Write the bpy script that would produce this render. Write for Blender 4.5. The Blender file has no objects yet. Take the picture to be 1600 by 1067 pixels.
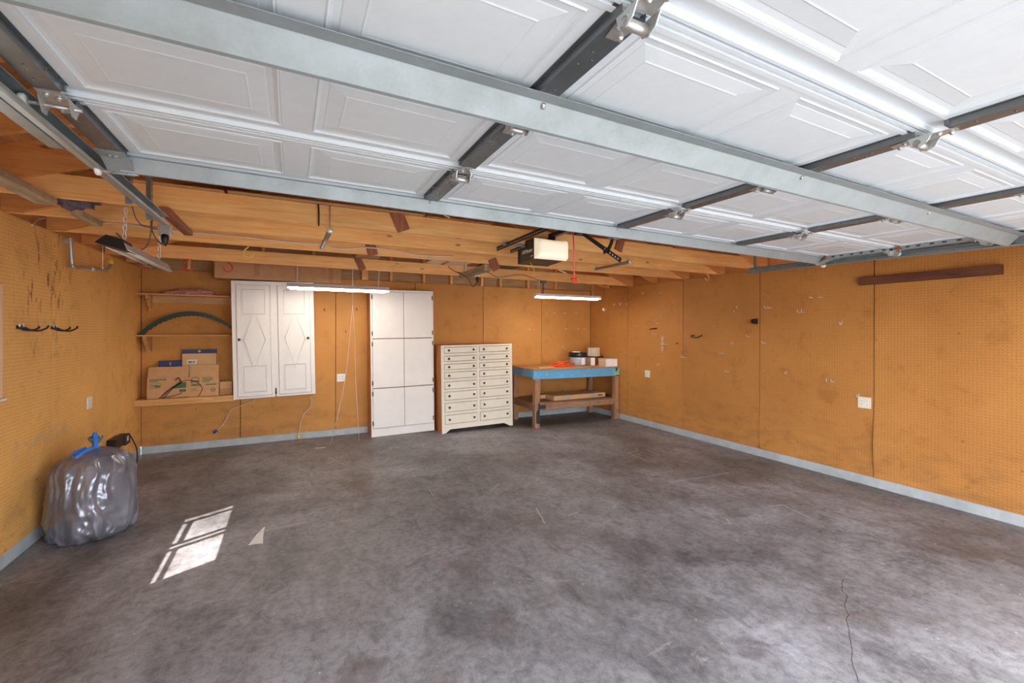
import bpy, bmesh, math, random
from mathutils import Vector, Matrix, noise
random.seed(7)
C = bpy.context.scene.collection
SC = bpy.context.scene
PI = math.pi

# ------------------------------------------------------------------ camera, sky, sun, exposure
F, CY, ROLL, YAW, CH = 687.057, 516.40, 0.00236, 0.46575, 1.5847
CAM = Vector((0, 0, CH))
_R = Vector((math.cos(YAW), -math.sin(YAW), 0)); _F = Vector((math.sin(YAW), math.cos(YAW), 0)); _U = Vector((0, 0, 1))
_r = _R * math.cos(ROLL) + _U * math.sin(ROLL)
_u = _U * math.cos(ROLL) - _R * math.sin(ROLL)
cd = bpy.data.cameras.new('camera'); cam = bpy.data.objects.new('camera', cd); C.objects.link(cam)
cd.sensor_width = 36; cd.lens = F / 1600 * 36; cd.shift_y = -(533.5 - CY) / 1600; cd.clip_start = 0.02
cam.matrix_world = Matrix(((_r.x, _u.x, -_F.x, 0), (_r.y, _u.y, -_F.y, 0), (_r.z, _u.z, -_F.z, CH), (0, 0, 0, 1)))
SC.camera = cam

W = bpy.data.worlds.new('sky'); SC.world = W; W.use_nodes = True
_n = W.node_tree.nodes; _bg = _n['Background']
_sky = _n.new('ShaderNodeTexSky'); _sky.sky_type = 'NISHITA'; _sky.sun_disc = False
_sky.sun_elevation = math.radians(52); _sky.sun_rotation = math.radians(250); _sky.air_density = 1.0; _sky.dust_density = 2.5
_mixw = _n.new('ShaderNodeMix'); _mixw.data_type = 'RGBA'; _mixw.inputs[0].default_value = 0.9
_mixw.inputs[7].default_value = (1.0, 0.98, 0.97, 1)
W.node_tree.links.new(_sky.outputs[0], _mixw.inputs[6]); W.node_tree.links.new(_mixw.outputs[2], _bg.inputs[0])
_bg.inputs[1].default_value = 4.6

sd = bpy.data.lights.new('sun', 'SUN'); sd.energy = 11.0; sd.angle = math.radians(0.35); sd.color = (1.0, 0.95, 0.88)
sun = bpy.data.objects.new('sun', sd); C.objects.link(sun)
sun.rotation_euler = Vector((0.92, 0.49, -1.2)).to_track_quat('-Z', 'Y').to_euler()
sun.location = (-6, -3, 9)
TUBE_POWER = 34.0
vs = SC.view_settings; vs.view_transform = 'Standard'; vs.look = 'None'; vs.gamma = 1; vs.use_curve_mapping = False
vs.exposure = 0.5
SC.cycles.use_denoising = True
SC.cycles.max_bounces = 10; SC.cycles.diffuse_bounces = 6; SC.cycles.glossy_bounces = 4; SC.cycles.transparent_max_bounces = 8
SC.cycles.sample_clamp_indirect = 6

# room: x -XL..XR, back wall y YB, wall height HT
XL, XR, YB, HT, HC = -1.6957, 5.2975, 7.0881, 2.3605, 0.0972
YF = -0.14

def ray(px, py):
    d = _F * F + _r * (px - 800) + _u * (CY - py)
    return d
def at_x(px, py, X): d = ray(px, py); return CAM + d * (X / d.x)
def at_y(px, py, Y): d = ray(px, py); return CAM + d * (Y / d.y)
def at_z(px, py, Z): d = ray(px, py); return CAM + d * ((Z - CH) / d.z)

# ------------------------------------------------------------------ materials
def lin(r, g, b):
    f = lambda c: c / 12.92 if c <= 0.04045 else ((c + 0.055) / 1.055) ** 2.4
    return (f(r / 255), f(g / 255), f(b / 255), 1)
class NT:
    def __init__(s, name):
        s.m = bpy.data.materials.new(name); s.m.use_nodes = True
        s.t = s.m.node_tree; s.b = s.t.nodes['Principled BSDF']
    def n(s, typ, **kw):
        x = s.t.nodes.new(typ)
        for k, v in kw.items(): setattr(x, k, v)
        return x
    def l(s, a, b): s.t.links.new(a, b)
    def math(s, op, a, b=None, c=None):
        x = s.n('ShaderNodeMath', operation=op)
        for i, v in enumerate((a, b, c)):
            if v is None: continue
            if isinstance(v, (int, float)): x.inputs[i].default_value = v
            else: s.l(v, x.inputs[i])
        return x.outputs[0]
    def mix(s, fac, a, b, blend='MIX'):
        x = s.n('ShaderNodeMix', data_type='RGBA', blend_type=blend)
        for sock, v in ((x.inputs[0], fac), (x.inputs[6], a), (x.inputs[7], b)):
            if isinstance(v, (int, float, tuple)): sock.default_value = v
            else: s.l(v, sock)
        return x.outputs[2]
    def ramp(s, fac, stops):
        x = s.n('ShaderNodeValToRGB'); e = x.color_ramp.elements
        while len(e) < len(stops): e.new(0.5)
        for el, (p, c) in zip(e, stops): el.position = p; el.color = c if isinstance(c, tuple) else (c, c, c, 1)
        s.l(fac, x.inputs[0]); return x.outputs[0]
    def noise(s, vec, scale, detail=4, rough=0.55, dist=0.0):
        x = s.n('ShaderNodeTexNoise'); x.inputs['Scale'].default_value = scale; x.inputs['Detail'].default_value = detail
        x.inputs['Roughness'].default_value = rough; x.inputs['Distortion'].default_value = dist
        if vec is not None: s.l(vec, x.inputs['Vector'])
        return x.outputs[0]
    def scaled(s, vec, sc, loc=(0, 0, 0)):
        x = s.n('ShaderNodeMapping'); x.inputs['Scale'].default_value = sc; x.inputs['Location'].default_value = loc
        s.l(vec, x.inputs[0]); return x.outputs[0]
    def pos(s): return s.n('ShaderNodeNewGeometry').outputs['Position']
    def obj(s): return s.n('ShaderNodeTexCoord').outputs['Object']
    def rnd(s): return s.n('ShaderNodeObjectInfo').outputs['Random']
    def xyz(s, vec):
        x = s.n('ShaderNodeSeparateXYZ'); s.l(vec, x.inputs[0]); return x.outputs
    def bump(s, h, strength=0.3, dist=0.01):
        x = s.n('ShaderNodeBump'); x.inputs['Strength'].default_value = strength; x.inputs['Distance'].default_value = dist
        s.l(h, x.inputs['Height']); s.l(x.outputs[0], s.b.inputs['Normal'])
    def fin(s, col=None, rough=0.5, metal=0.0, spec=None):
        for nm, v in (('Base Color', col), ('Roughness', rough), ('Metallic', metal), ('Specular IOR Level', spec)):
            if v is None: continue
            if isinstance(v, (int, float, tuple)): s.b.inputs[nm].default_value = v
            else: s.l(v, s.b.inputs[nm])
        return s.m

def plain(name, rgb, rough=0.5, metal=0.0, var=0.08, scale=9.0, bump=0.0, spec=None):
    t = NT(name); c = lin(*rgb)
    h = t.noise(t.obj(), scale, 5, 0.6)
    k = t.ramp(h, [(0.3, 1 - var), (0.7, 1 + var * 0.4)])
    col = t.mix(1.0, c, k, 'MULTIPLY')
    if bump: t.bump(h, bump, 0.004)
    return t.fin(col, rough, metal, spec)

def wood(name, light, dark, axis='x', knots=True, rough=0.62, scale=1.0, dirt=0.0, dirtcol=(40, 34, 30)):
    t = NT(name); v = t.obj(); r = t.rnd()
    off = t.n('ShaderNodeVectorMath', operation='ADD'); t.l(v, off.inputs[0])
    cx = t.n('ShaderNodeCombineXYZ'); t.l(t.math('MULTIPLY', r, 37.0), cx.inputs[0]); t.l(t.math('MULTIPLY', r, 13.0), cx.inputs[1]); t.l(t.math('MULTIPLY', r, 23.0), cx.inputs[2])
    t.l(cx.outputs[0], off.inputs[1]); v = off.outputs[0]
    sc = {'x': (1.1, 16, 16), 'y': (16, 1.1, 16), 'z': (16, 16, 1.1)}[axis]
    sc = tuple(q * scale for q in sc)
    g = t.noise(t.scaled(v, sc), 2.2, 5, 0.6, 0.6)
    g2 = t.noise(t.scaled(v, tuple(q * 4 for q in sc)), 2.0, 3, 0.6)
    f = t.math('ADD', t.math('MULTIPLY', g, 0.75), t.math('MULTIPLY', g2, 0.25))
    col = t.ramp(f, [(0.32, lin(*dark)), (0.62, lin(*light))])
    lo = t.noise(v, 1.3, 3)
    col = t.mix(1.0, col, t.ramp(lo, [(0.3, 0.86), (0.7, 1.05)]), 'MULTIPLY')
    col = t.mix(1.0, col, t.ramp(r, [(0.0, 0.9), (1.0, 1.04)]), 'MULTIPLY')
    if knots:
        ks = {'x': (1, 2.2, 2.2), 'y': (2.2, 1, 2.2), 'z': (2.2, 2.2, 1)}[axis]
        vo = t.n('ShaderNodeTexVoronoi'); vo.inputs['Scale'].default_value = 2.6; t.l(t.scaled(v, ks), vo.inputs['Vector'])
        k = t.ramp(vo.outputs['Distance'], [(0.035, 1.0), (0.10, 0.0)])
        col = t.mix(t.math('MULTIPLY', k, 0.8), col, lin(dark[0] * 0.55, dark[1] * 0.45, dark[2] * 0.42))
    if dirt:
        d = t.noise(v, 6.0, 6, 0.7)
        col = t.mix(t.math('MULTIPLY', t.ramp(d, [(0.5, 0.0), (0.68, 1.0)]), dirt), col, lin(*dirtcol))
    t.bump(f, 0.15, 0.004)
    return t.fin(col, rough)

def pegboard(name, axis, rgb, drip=False):
    t = NT(name); p = t.pos(); x = t.xyz(p); u = x[0] if axis == 'x' else x[1]; z = x[2]
    fr = lambda s_: t.math('SUBTRACT', t.math('FRACT', t.math('DIVIDE', s_, 0.0254)), 0.5)
    a, b = fr(u), fr(z)
    d2 = t.math('ADD', t.math('MULTIPLY', a, a), t.math('MULTIPLY', b, b))
    hole = t.math('LESS_THAN', d2, 0.0125)
    base = lin(*rgb)
    big = t.noise(p, 0.9, 4, 0.6); mid = t.noise(p, 4.5, 6, 0.68, 0.4); fine = t.noise(p, 60, 2)
    col = t.mix(1.0, base, t.ramp(big, [(0.3, (0.86, 0.82, 0.80, 1)), (0.68, (1.06, 1.06, 1.06, 1))]), 'MULTIPLY')
    col = t.mix(1.0, col, t.ramp(mid, [(0.28, (0.80, 0.76, 0.72, 1)), (0.46, (1, 1, 1, 1))]), 'MULTIPLY')
    col = t.mix(1.0, col, t.ramp(fine, [(0.3, 0.95), (0.7, 1.04)]), 'MULTIPLY')
    col = t.mix(1.0, col, t.ramp(t.rnd(), [(0, (0.93, 0.91, 0.9, 1)), (1, (1.05, 1.04, 1.02, 1))]), 'MULTIPLY')
    # scuffs in the lowest half metre, worn by things leaned there
    sc = t.noise(t.scaled(p, (1, 1, 3)), 3.0, 5, 0.65)
    low = t.ramp(t.math('DIVIDE', z, 0.8), [(0.1, 1.0), (1.0, 0.0)])
    col = t.mix(t.math('MULTIPLY', t.math('MULTIPLY', t.ramp(sc, [(0.42, 0.0), (0.65, 1.0)]), low), 0.35), col, lin(92, 72, 55))
    spots = t.n('ShaderNodeTexVoronoi'); spots.inputs['Scale'].default_value = 5.5; t.l(p, spots.inputs['Vector'])
    col = t.mix(t.math('MULTIPLY', t.ramp(spots.outputs['Distance'], [(0.03, 1.0), (0.065, 0.0)]), 0.55), col, lin(96, 60, 28))
    if drip:
        n1 = t.noise(t.scaled(p, (1, 13, 3.5)), 1.6, 5, 0.65)
        m = t.ramp(n1, [(0.555, 0.0), (0.64, 1.0)])
        def gate(y0, y1, z0, z1, w=0.12):
            def side(s_, lo, hi):
                up = t.n('ShaderNodeMapRange', interpolation_type='SMOOTHSTEP'); t.l(s_, up.inputs[0]); up.inputs[1].default_value = lo; up.inputs[2].default_value = lo + w
                dn = t.n('ShaderNodeMapRange', interpolation_type='SMOOTHSTEP'); t.l(s_, dn.inputs[0]); dn.inputs[1].default_value = hi - w; dn.inputs[2].default_value = hi
                return t.math('MULTIPLY', up.outputs[0], t.math('SUBTRACT', 1.0, dn.outputs[0]))
            return t.math('MULTIPLY', side(u, y0, y1), side(z, z0, z1))
        for g, k in (((4.45, 4.95, 1.72, 2.5), 0.75), ((4.15, 4.6, 1.62, 2.02), 0.85), ((4.3, 5.2, 1.3, 2.3), 0.35)):
            col = t.mix(t.math('MULTIPLY', t.math('MULTIPLY', m, gate(*g)), k), col, lin(112, 64, 26))
        n2 = t.noise(t.scaled(p, (1, 3, 5), (0, 0.3, 0)), 2.5, 3, 0.5)
        pal = t.math('MULTIPLY', t.ramp(n2, [(0.5, 0.0), (0.53, 1.0)]), gate(4.2, 5.05, 0.66, 0.84, 0.06))
        col = t.mix(t.math('MULTIPLY', pal, 0.6), col, lin(205, 170, 120))
    col = t.mix(t.math('MULTIPLY', hole, 0.75), col, lin(70, 38, 14))
    return t.fin(col, 0.62, 0, 0.25)

def concrete(name):
    t = NT(name); p = t.pos()
    a = t.noise(p, 0.55, 5, 0.62, 0.8); b = t.noise(t.scaled(p, (1, 0.6, 1)), 2.6, 7, 0.68, 0.6); c = t.noise(p, 22, 6, 0.72); d = t.noise(p, 140, 2)
    col = t.ramp(a, [(0.30, lin(96, 92, 92)), (0.5, lin(128, 126, 128)), (0.70, lin(156, 156, 162))])
    col = t.mix(1.0, col, t.ramp(b, [(0.30, 0.52), (0.48, 0.96), (0.72, 1.24)]), 'MULTIPLY')
    col = t.mix(1.0, col, t.ramp(c, [(0.28, 0.60), (0.50, 1.0), (0.72, 1.22)]), 'MULTIPLY')
    col = t.mix(1.0, col, t.ramp(d, [(0.3, 0.9), (0.7, 1.08)]), 'MULTIPLY')
    e = t.noise(t.scaled(p, (1, 0.7, 1), (9, 4, 0)), 7.5, 8, 0.78, 0.9)
    col = t.mix(1.0, col, t.ramp(e, [(0.34, 0.62), (0.48, 0.98), (0.66, 1.22)]), 'MULTIPLY')
    # brown oil and rust stains
    st = t.noise(t.scaled(p, (1, 1, 1), (3.1, 7.7, 0)), 1.5, 6, 0.7)
    col = t.mix(t.math('MULTIPLY', t.ramp(st, [(0.54, 0.0), (0.68, 1.0)]), 0.42), col, lin(84, 62, 44))
    # pale worn swirls
    wv = t.noise(t.scaled(p, (1.0, 2.6, 1), (5, 2, 0)), 1.7, 8, 0.75, 1.4)
    col = t.mix(t.math('MULTIPLY', t.ramp(wv, [(0.60, 0.0), (0.70, 1.0)]), 0.42), col, lin(182, 178, 184))
    sp = t.n('ShaderNodeTexVoronoi'); sp.inputs['Scale'].default_value = 7; t.l(p, sp.inputs['Vector'])
    col = t.mix(t.math('MULTIPLY', t.ramp(sp.outputs['Distance'], [(0.03, 1.0), (0.05, 0.0)]), 0.6), col, lin(196, 192, 190))
    r = t.ramp(b, [(0.3, 0.42), (0.7, 0.62)])
    t.bump(t.math('ADD', t.math('MULTIPLY', c, 0.6), t.math('MULTIPLY', d, 0.4)), 0.18, 0.006)
    return t.fin(col, r, 0, 0.45)

def galvanised(name, rgb, rough=0.32, metal=1.0):
    t = NT(name); v = t.obj()
    vo = t.n('ShaderNodeTexVoronoi'); vo.inputs['Scale'].default_value = 130; t.l(v, vo.inputs['Vector'])
    n = t.noise(v, 7, 5, 0.65)
    sep = t.n('ShaderNodeSeparateColor'); t.l(vo.outputs['Color'], sep.inputs[0])
    col = t.mix(1.0, lin(*rgb), t.ramp(sep.outputs[0], [(0, 0.975), (1, 1.02)]), 'MULTIPLY')
    col = t.mix(1.0, col, t.ramp(n, [(0.3, (0.86, 0.85, 0.80, 1)), (0.65, (1.02, 1.02, 1.02, 1))]), 'MULTIPLY')
    return t.fin(col, t.ramp(n, [(0.3, rough + 0.1), (0.7, rough - 0.05)]), metal)

def emissive(name, rgb, strength):
    t = NT(name); t.b.inputs['Emission Color'].default_value = lin(*rgb); t.b.inputs['Emission Strength'].default_value = strength
    return t.fin(lin(*rgb), 0.4)

def bench_blue():
    t = NT('worn_blue_paint'); v = t.obj()
    n = t.noise(v, 5, 6, 0.7); m = t.noise(v, 26, 4, 0.6)
    col = t.mix(t.ramp(n, [(0.53, 0.0), (0.62, 1.0)]), lin(96, 176, 230), lin(190, 202, 202))
    col = t.mix(t.math('MULTIPLY', t.ramp(m, [(0.62, 0.0), (0.68, 1.0)]), 0.7), col, lin(205, 214, 214))
    col = t.mix(t.math('MULTIPLY', t.ramp(t.noise(v, 2.2, 3), [(0.4, 0.0), (0.7, 1.0)]), 0.35), col, lin(120, 150, 130))
    return t.fin(col, 0.5)

M = {}
M['peg_x'] = pegboard('pegboard_back', 'x', (204, 148, 82))
M['peg_y'] = pegboard('pegboard_side', 'y', (195, 138, 75))
M['peg_drip'] = pegboard('pegboard_stained', 'y', (238, 184, 108), drip=True)
M['floor'] = concrete('stained_concrete')
M['curb'] = plain('painted_curb', (176, 184, 188), 0.65, 0, 0.22, 5, 0.3)
M['joist'] = wood('pine_joist', (255, 206, 132), (242, 166, 94), 'x')
M['rafter'] = wood('pine_rafter', (232, 164, 96), (206, 128, 64), 'x')
M['deck'] = wood('plywood_deck', (196, 140, 84), (150, 92, 48), 'y', False, 0.75, 1.0, 0.5, (46, 34, 26))
M['back_sheath'] = wood('pale_sheathing', (206, 168, 118), (176, 132, 84), 'x', False)
M['brace'] = wood('red_brown_board', (168, 104, 72), (128, 70, 46), 'z', False)
M['oldboard'] = wood('dark_old_board', (112, 66, 44), (72, 38, 26), 'y', True, 0.7)
M['greyboard'] = wood('weathered_board', (196, 168, 130), (140, 116, 88), 'y', True, 0.7, 1.0, 0.3)
M['shelfwood'] = wood('shelf_pine', (226, 176, 112), (196, 138, 78), 'x')
M['benchtop'] = wood('bench_top', (206, 152, 96), (172, 118, 70), 'x', False)
M['benchleg'] = wood('bench_leg', (190, 144, 108), (148, 102, 72), 'z', True, 0.6, 1, 0.55, (50, 52, 60))
M['benchrail'] = wood('bench_rail', (172, 132, 104), (132, 92, 68), 'x', True, 0.6, 1, 0.35, (60, 60, 66))
M['trimwood'] = wood('bare_window_trim', (236, 206, 170), (214, 172, 128), 'z', False)
M['cabside'] = wood('cabinet_side', (196, 128, 64), (166, 98, 44), 'z', False)
M['blue'] = bench_blue()
M['green'] = plain('mint_paint', (150, 204, 158), 0.5, 0, 0.2, 12)
M['white_cab'] = plain('white_paint', (242, 238, 234), 0.42, 0, 0.05, 3)
M['cream'] = plain('cream_paint', (238, 230, 214), 0.45, 0, 0.05, 4)
M['shadow_line'] = plain('grimy_shadow_line', (150, 142, 134), 0.7)  # grey that paints the mouldings' shadow lines, with a little dirt
M['pale'] = plain('cabinet_white', (236, 234, 232), 0.45, 0, 0.05, 4)
M['doorwhite'] = plain('door_enamel', (214, 225, 232), 0.38, 0, 0.03, 20, 0.05)
M['doorlip'] = plain('door_lip', (236, 230, 226), 0.4, 0, 0.05, 14)
M['strut'] = galvanised('galvanised_strut', (160, 172, 178), 0.5, 0.4)
M['stile'] = galvanised('galvanised_stile', (116, 124, 130), 0.3, 0.7)
M['steel'] = galvanised('zinc_steel', (196, 198, 198), 0.3, 0.7)
M['track'] = galvanised('track_steel', (158, 172, 178), 0.36, 0.65)
M['chain'] = plain('chain_zinc', (226, 226, 226), 0.3, 0.35)
M['black'] = plain('black_plastic', (26, 24, 23), 0.45, 0, 0.1, 30)
M['blackmetal'] = plain('black_metal', (36, 33, 31), 0.45, 0.4, 0.2, 30)
M['brownplastic'] = plain('brown_housing', (56, 44, 36), 0.42, 0, 0.08, 30)
M['plate'] = plain('ivory_plate', (232, 226, 206), 0.35)
M['whiteplastic'] = plain('white_plastic', (238, 238, 236), 0.4)
M['slot'] = plain('dark_slot', (60, 54, 48), 0.6)
M['cardboard'] = plain('cardboard', (200, 156, 112), 0.8, 0, 0.1, 12)
M['cardpale'] = plain('pale_cardboard', (212, 172, 128), 0.8, 0, 0.1, 6)
M['tape'] = plain('packing_tape', (186, 136, 84), 0.35)
M['navy'] = plain('navy_print', (44, 62, 112), 0.6)
M['greenprint'] = plain('green_print', (70, 110, 70), 0.7)
M['ink'] = plain('black_ink', (34, 34, 36), 0.7)
M['paper'] = plain('white_label', (236, 236, 236), 0.6)
M['cordred'] = plain('faded_red_cord', (236, 92, 100), 0.5)
M['red'] = plain('red_vinyl', (214, 52, 36), 0.4)
M['yellow'] = plain('yellow_vinyl', (240, 200, 50), 0.4)
M['palehook'] = plain('pale_yellow_vinyl', (232, 190, 110), 0.4)
M['orange'] = plain('orange_cable', (236, 82, 32), 0.45)
M['bluestrap'] = plain('blue_strap', (36, 120, 214), 0.4)
M['blueplug'] = plain('blue_connector', (40, 80, 160), 0.4)
M['romex'] = plain('white_cable', (226, 222, 210), 0.5)
M['greycable'] = plain('grey_cable', (110, 104, 98), 0.5)
M['string'] = plain('white_string', (226, 224, 220), 0.7)
M['insul'] = plain('pink_insulation', (204, 146, 142), 0.95, 0, 0.5, 26)
M['darkinsul'] = plain('dusty_insulation', (110, 92, 104), 0.95, 0, 0.5, 20)
M['fibre'] = plain('dark_green_plastic', (36, 66, 52), 0.5, 0, 0.3, 22)
M['reflector'] = plain('grey_reflector', (186, 184, 182), 0.4, 0.2)
M['beige'] = plain('beige_metal', (190, 166, 138), 0.5)
M['graytube'] = plain('grey_tube', (138, 130, 112), 0.4, 0.3)
M['tile'] = plain('white_tile', (250, 248, 246), 0.35, 0, 0.08, 30)
M['tileside'] = plain('tile_biscuit', (208, 184, 158), 0.7, 0, 0.3, 40)
M['lid'] = plain('black_lid', (34, 36, 40), 0.3)
M['jar'] = plain('pale_blue_jar', (168, 186, 196), 0.35, 0, 0.25, 18)
M['tarp'] = plain('wall_backing', (40, 28, 20), 0.9)
M['stucco'] = plain('outside_stucco', (206, 196, 182), 0.9, 0, 0.1, 20)
M['drive'] = plain('driveway_concrete', (140, 138, 136), 0.85, 0, 0.15, 2)
M['paint'] = plain('white_floor_paint', (226, 224, 222), 0.6, 0, 0.2, 14)
M['chalk'] = plain('worn_paint_line', (178, 172, 168), 0.7, 0, 0.3, 30)
M['crack'] = plain('floor_crack', (52, 48, 46), 0.9)
M['dkpaint'] = plain('dark_paint_smear', (48, 50, 58), 0.5, 0, 0.3, 20)
M['tubeglow'] = emissive('lit_tube', (255, 244, 230), TUBE_POWER)
M['dulltube'] = plain('unlit_tube', (214, 212, 206), 0.3)
def lens_mat():
    t = NT('lit_lens'); t.b.inputs['Emission Color'].default_value = lin(255, 238, 206); t.b.inputs['Emission Strength'].default_value = 0.34
    return t.fin(lin(240, 232, 216), 0.35)
M['lens'] = lens_mat()
def glass_mat():
    t = NT('window_glass'); o = t.t.nodes['Material Output']
    tr = t.n('ShaderNodeBsdfTransparent'); gl = t.n('ShaderNodeBsdfGlossy'); gl.inputs['Roughness'].default_value = 0.02
    mx = t.n('ShaderNodeMixShader'); mx.inputs[0].default_value = 0.08
    t.l(tr.outputs[0], mx.inputs[1]); t.l(gl.outputs[0], mx.inputs[2]); t.l(mx.outputs[0], o.inputs[0]); return t.m
M['glass'] = glass_mat()
def bag_mat():
    t = NT('grey_bin_bag'); v = t.obj()
    n = t.noise(t.scaled(v, (2.2, 2.2, 0.8)), 3.0, 2, 0.45, 0.6)
    def vor(sc, vec):
        x = t.n('ShaderNodeTexVoronoi'); x.inputs['Scale'].default_value = sc; t.l(vec, x.inputs['Vector']); return x.outputs['Distance']
    wob = t.n('ShaderNodeVectorMath', operation='ADD'); t.l(v, wob.inputs[0]); nz = t.n('ShaderNodeTexNoise'); nz.inputs['Scale'].default_value = 3.0; t.l(v, nz.inputs['Vector'])
    wv = t.n('ShaderNodeVectorMath', operation='SCALE'); wv.inputs['Scale'].default_value = 0.25; t.l(nz.outputs['Color'], wv.inputs[0]); t.l(wv.outputs[0], wob.inputs[1])
    h = t.math('ADD', t.math('MULTIPLY', vor(3.0, t.scaled(wob.outputs[0], (2.0, 2.0, 0.6))), 1.0), t.math('MULTIPLY', vor(9, t.scaled(wob.outputs[0], (1.2, 1.2, 0.7))), 0.15))
    t.bump(h, 0.55, 0.06)
    return t.fin(t.ramp(n, [(0.3, lin(112, 113, 124)), (0.7, lin(150, 151, 162))]), 0.28, 0.45)
M['bag'] = bag_mat()
def bulb_mat():
    t = NT('bulb_glass'); t.b.inputs['Transmission Weight'].default_value = 0.9
    return t.fin(lin(235, 230, 220), 0.08)
M['bulb'] = bulb_mat()

# ------------------------------------------------------------------ mesh helpers
class MB:
    def __init__(s): s.bm = bmesh.new(); s.mi = 0
    def quad(s, *pts):
        f = s.bm.faces.new([s.bm.verts.new(p) for p in pts]); f.material_index = s.mi; return f
    def box(s, x0, x1, y0, y1, z0, z1, bev=0.0, mat=None):
        r = bmesh.ops.create_cube(s.bm, size=1)
        mt = Matrix.Translation(((x0 + x1) / 2, (y0 + y1) / 2, (z0 + z1) / 2)) @ Matrix.Diagonal((abs(x1 - x0), abs(y1 - y0), abs(z1 - z0), 1))
        if mat is not None: mt = mat @ mt
        bmesh.ops.transform(s.bm, matrix=mt, verts=r['verts'])
        fs = set(f for v in r['verts'] for f in v.link_faces)
        for f in fs: f.material_index = s.mi
        if bev:
            es = list(set(e for v in r['verts'] for e in v.link_edges))
            bmesh.ops.bevel(s.bm, geom=es, offset=bev, segments=2, affect='EDGES', profile=0.5)
        return s
    def obox(s, c, size, rot=None, bev=0.0):
        m = Matrix.Translation(c)
        if rot is not None: m = m @ rot.to_4x4()
        h = [q / 2 for q in size]
        return s.box(-h[0], h[0], -h[1], h[1], -h[2], h[2], bev, m)
    def bar(s, a, b, w, h, up=(0, 0, 1), bev=0.0):
        a, b = Vector(a), Vector(b); d = (b - a); L = d.length; d.normalize()
        sx = d.cross(Vector(up)); sx.normalize(); uz = sx.cross(d)
        rot = Matrix((sx, d, uz)).transposed()
        return s.obox((a + b) / 2, (w, L, h), rot, bev)
    def tube(s, pts, r, n=8, closed=False):
        pts = [Vector(p) for p in pts]; k = len(pts); rings = []
        prev = None
        for i, p in enumerate(pts):
            if closed: d = pts[(i + 1) % k] - pts[i - 1]
            else: d = pts[min(i + 1, k - 1)] - pts[max(i - 1, 0)]
            if d.length < 1e-9: d = Vector((0, 0, 1))
            d.normalize()
            if prev is None:
                a = Vector((0, 0, 1)) if abs(d.z) < 0.9 else Vector((1, 0, 0)); a = d.cross(a); a.normalize()
            else:
                a = prev - d * prev.dot(d)
                if a.length < 1e-6: a = d.orthogonal()
                a.normalize()
            prev = a; b = d.cross(a)
            rr = r[i] if isinstance(r, (list, tuple)) else r
            rings.append([s.bm.verts.new(p + (a * math.cos(2 * PI * j / n) + b * math.sin(2 * PI * j / n)) * rr) for j in range(n)])
        m = k if closed else k - 1
        for i in range(m):
            A, B = rings[i], rings[(i + 1) % k]
            for j in range(n):
                f = s.bm.faces.new((A[j], A[(j + 1) % n], B[(j + 1) % n], B[j])); f.smooth = True; f.material_index = s.mi
        if not closed:
            for ring in (rings[0][::-1], rings[-1]):
                f = s.bm.faces.new(ring); f.material_index = s.mi
        return s
    def lathe(s, prof, c=(0, 0, 0), n=24, axis='z'):
        c = Vector(c); rings = []
        for r, z in prof:
            ring = []
            for j in range(n):
                a = 2 * PI * j / n; p = Vector((max(r, 1e-4) * math.cos(a), max(r, 1e-4) * math.sin(a), z))
                if axis == 'y': p = Vector((p.x, p.z, p.y))
                if axis == '-y': p = Vector((p.x, -p.z, p.y))
                if axis == 'x': p = Vector((p.z, p.x, p.y))
                ring.append(s.bm.verts.new(c + p))
            rings.append(ring)
        for A, B in zip(rings, rings[1:]):
            for j in range(n):
                f = s.bm.faces.new((A[j], A[(j + 1) % n], B[(j + 1) % n], B[j])); f.smooth = True; f.material_index = s.mi
        for ring in (rings[0], rings[-1]):
            f = s.bm.faces.new(ring); f.material_index = s.mi
        return s
    def prism(s, poly, axis, a0, a1):
        def P(q, a):
            if axis == 'x': return (a, q[0], q[1])
            if axis == 'y': return (q[0], a, q[1])
            return (q[0], q[1], a)
        A = [s.bm.verts.new(P(q, a0)) for q in poly]; B = [s.bm.verts.new(P(q, a1)) for q in poly]
        n = len(poly)
        for i in range(n):
            f = s.bm.faces.new((A[i], A[(i + 1) % n], B[(i + 1) % n], B[i])); f.material_index = s.mi
        for ring in (A[::-1], B):
            f = s.bm.faces.new(ring); f.material_index = s.mi
        return s
    def ribbon(s, prof, axis, a0, a1, th):
        """thin folded sheet: open profile polyline given thickness th, extruded along axis"""
        P = [Vector(q) for q in prof]; left, right = [], []
        for i, p in enumerate(P):
            d = (P[min(i + 1, len(P) - 1)] - P[max(i - 1, 0)]); d.normalize(); nn = Vector((-d.y, d.x)) * (th / 2)
            left.append(p + nn); right.append(p - nn)
        return s.prism([tuple(q) for q in left + right[::-1]], axis, a0, a1)
    def grid(s, fn, nu, nv, smooth=True):
        V = [[s.bm.verts.new(fn(i / nu, j / nv)) for j in range(nv + 1)] for i in range(nu + 1)]
        for i in range(nu):
            for j in range(nv):
                f = s.bm.faces.new((V[i][j], V[i + 1][j], V[i + 1][j + 1], V[i][j + 1])); f.smooth = smooth; f.material_index = s.mi
        return s
    def chain(s, a, b, link=0.032, w=0.010, r=0.0022):
        a, b = Vector(a), Vector(b); d = b - a; L = d.length; d.normalize(); n = max(2, int(L / (link * 0.78)))
        o1 = d.orthogonal(); o1.normalize(); o2 = d.cross(o1); st = L / n
        for i in range(n):
            c = a + d * st * (i + 0.5); o = o1 if i % 2 else o2; h = st * 0.64; pts = []
            for k in range(12):
                t = 2 * PI * k / 12; cx, sy = math.cos(t), math.sin(t)
                pts.append(c + o * (w * cx) + d * ((h - w) * (1 if sy > 1e-6 else -1 if sy < -1e-6 else 0) + w * sy))
            s.tube(pts, r, 5, True)
        return s
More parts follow.
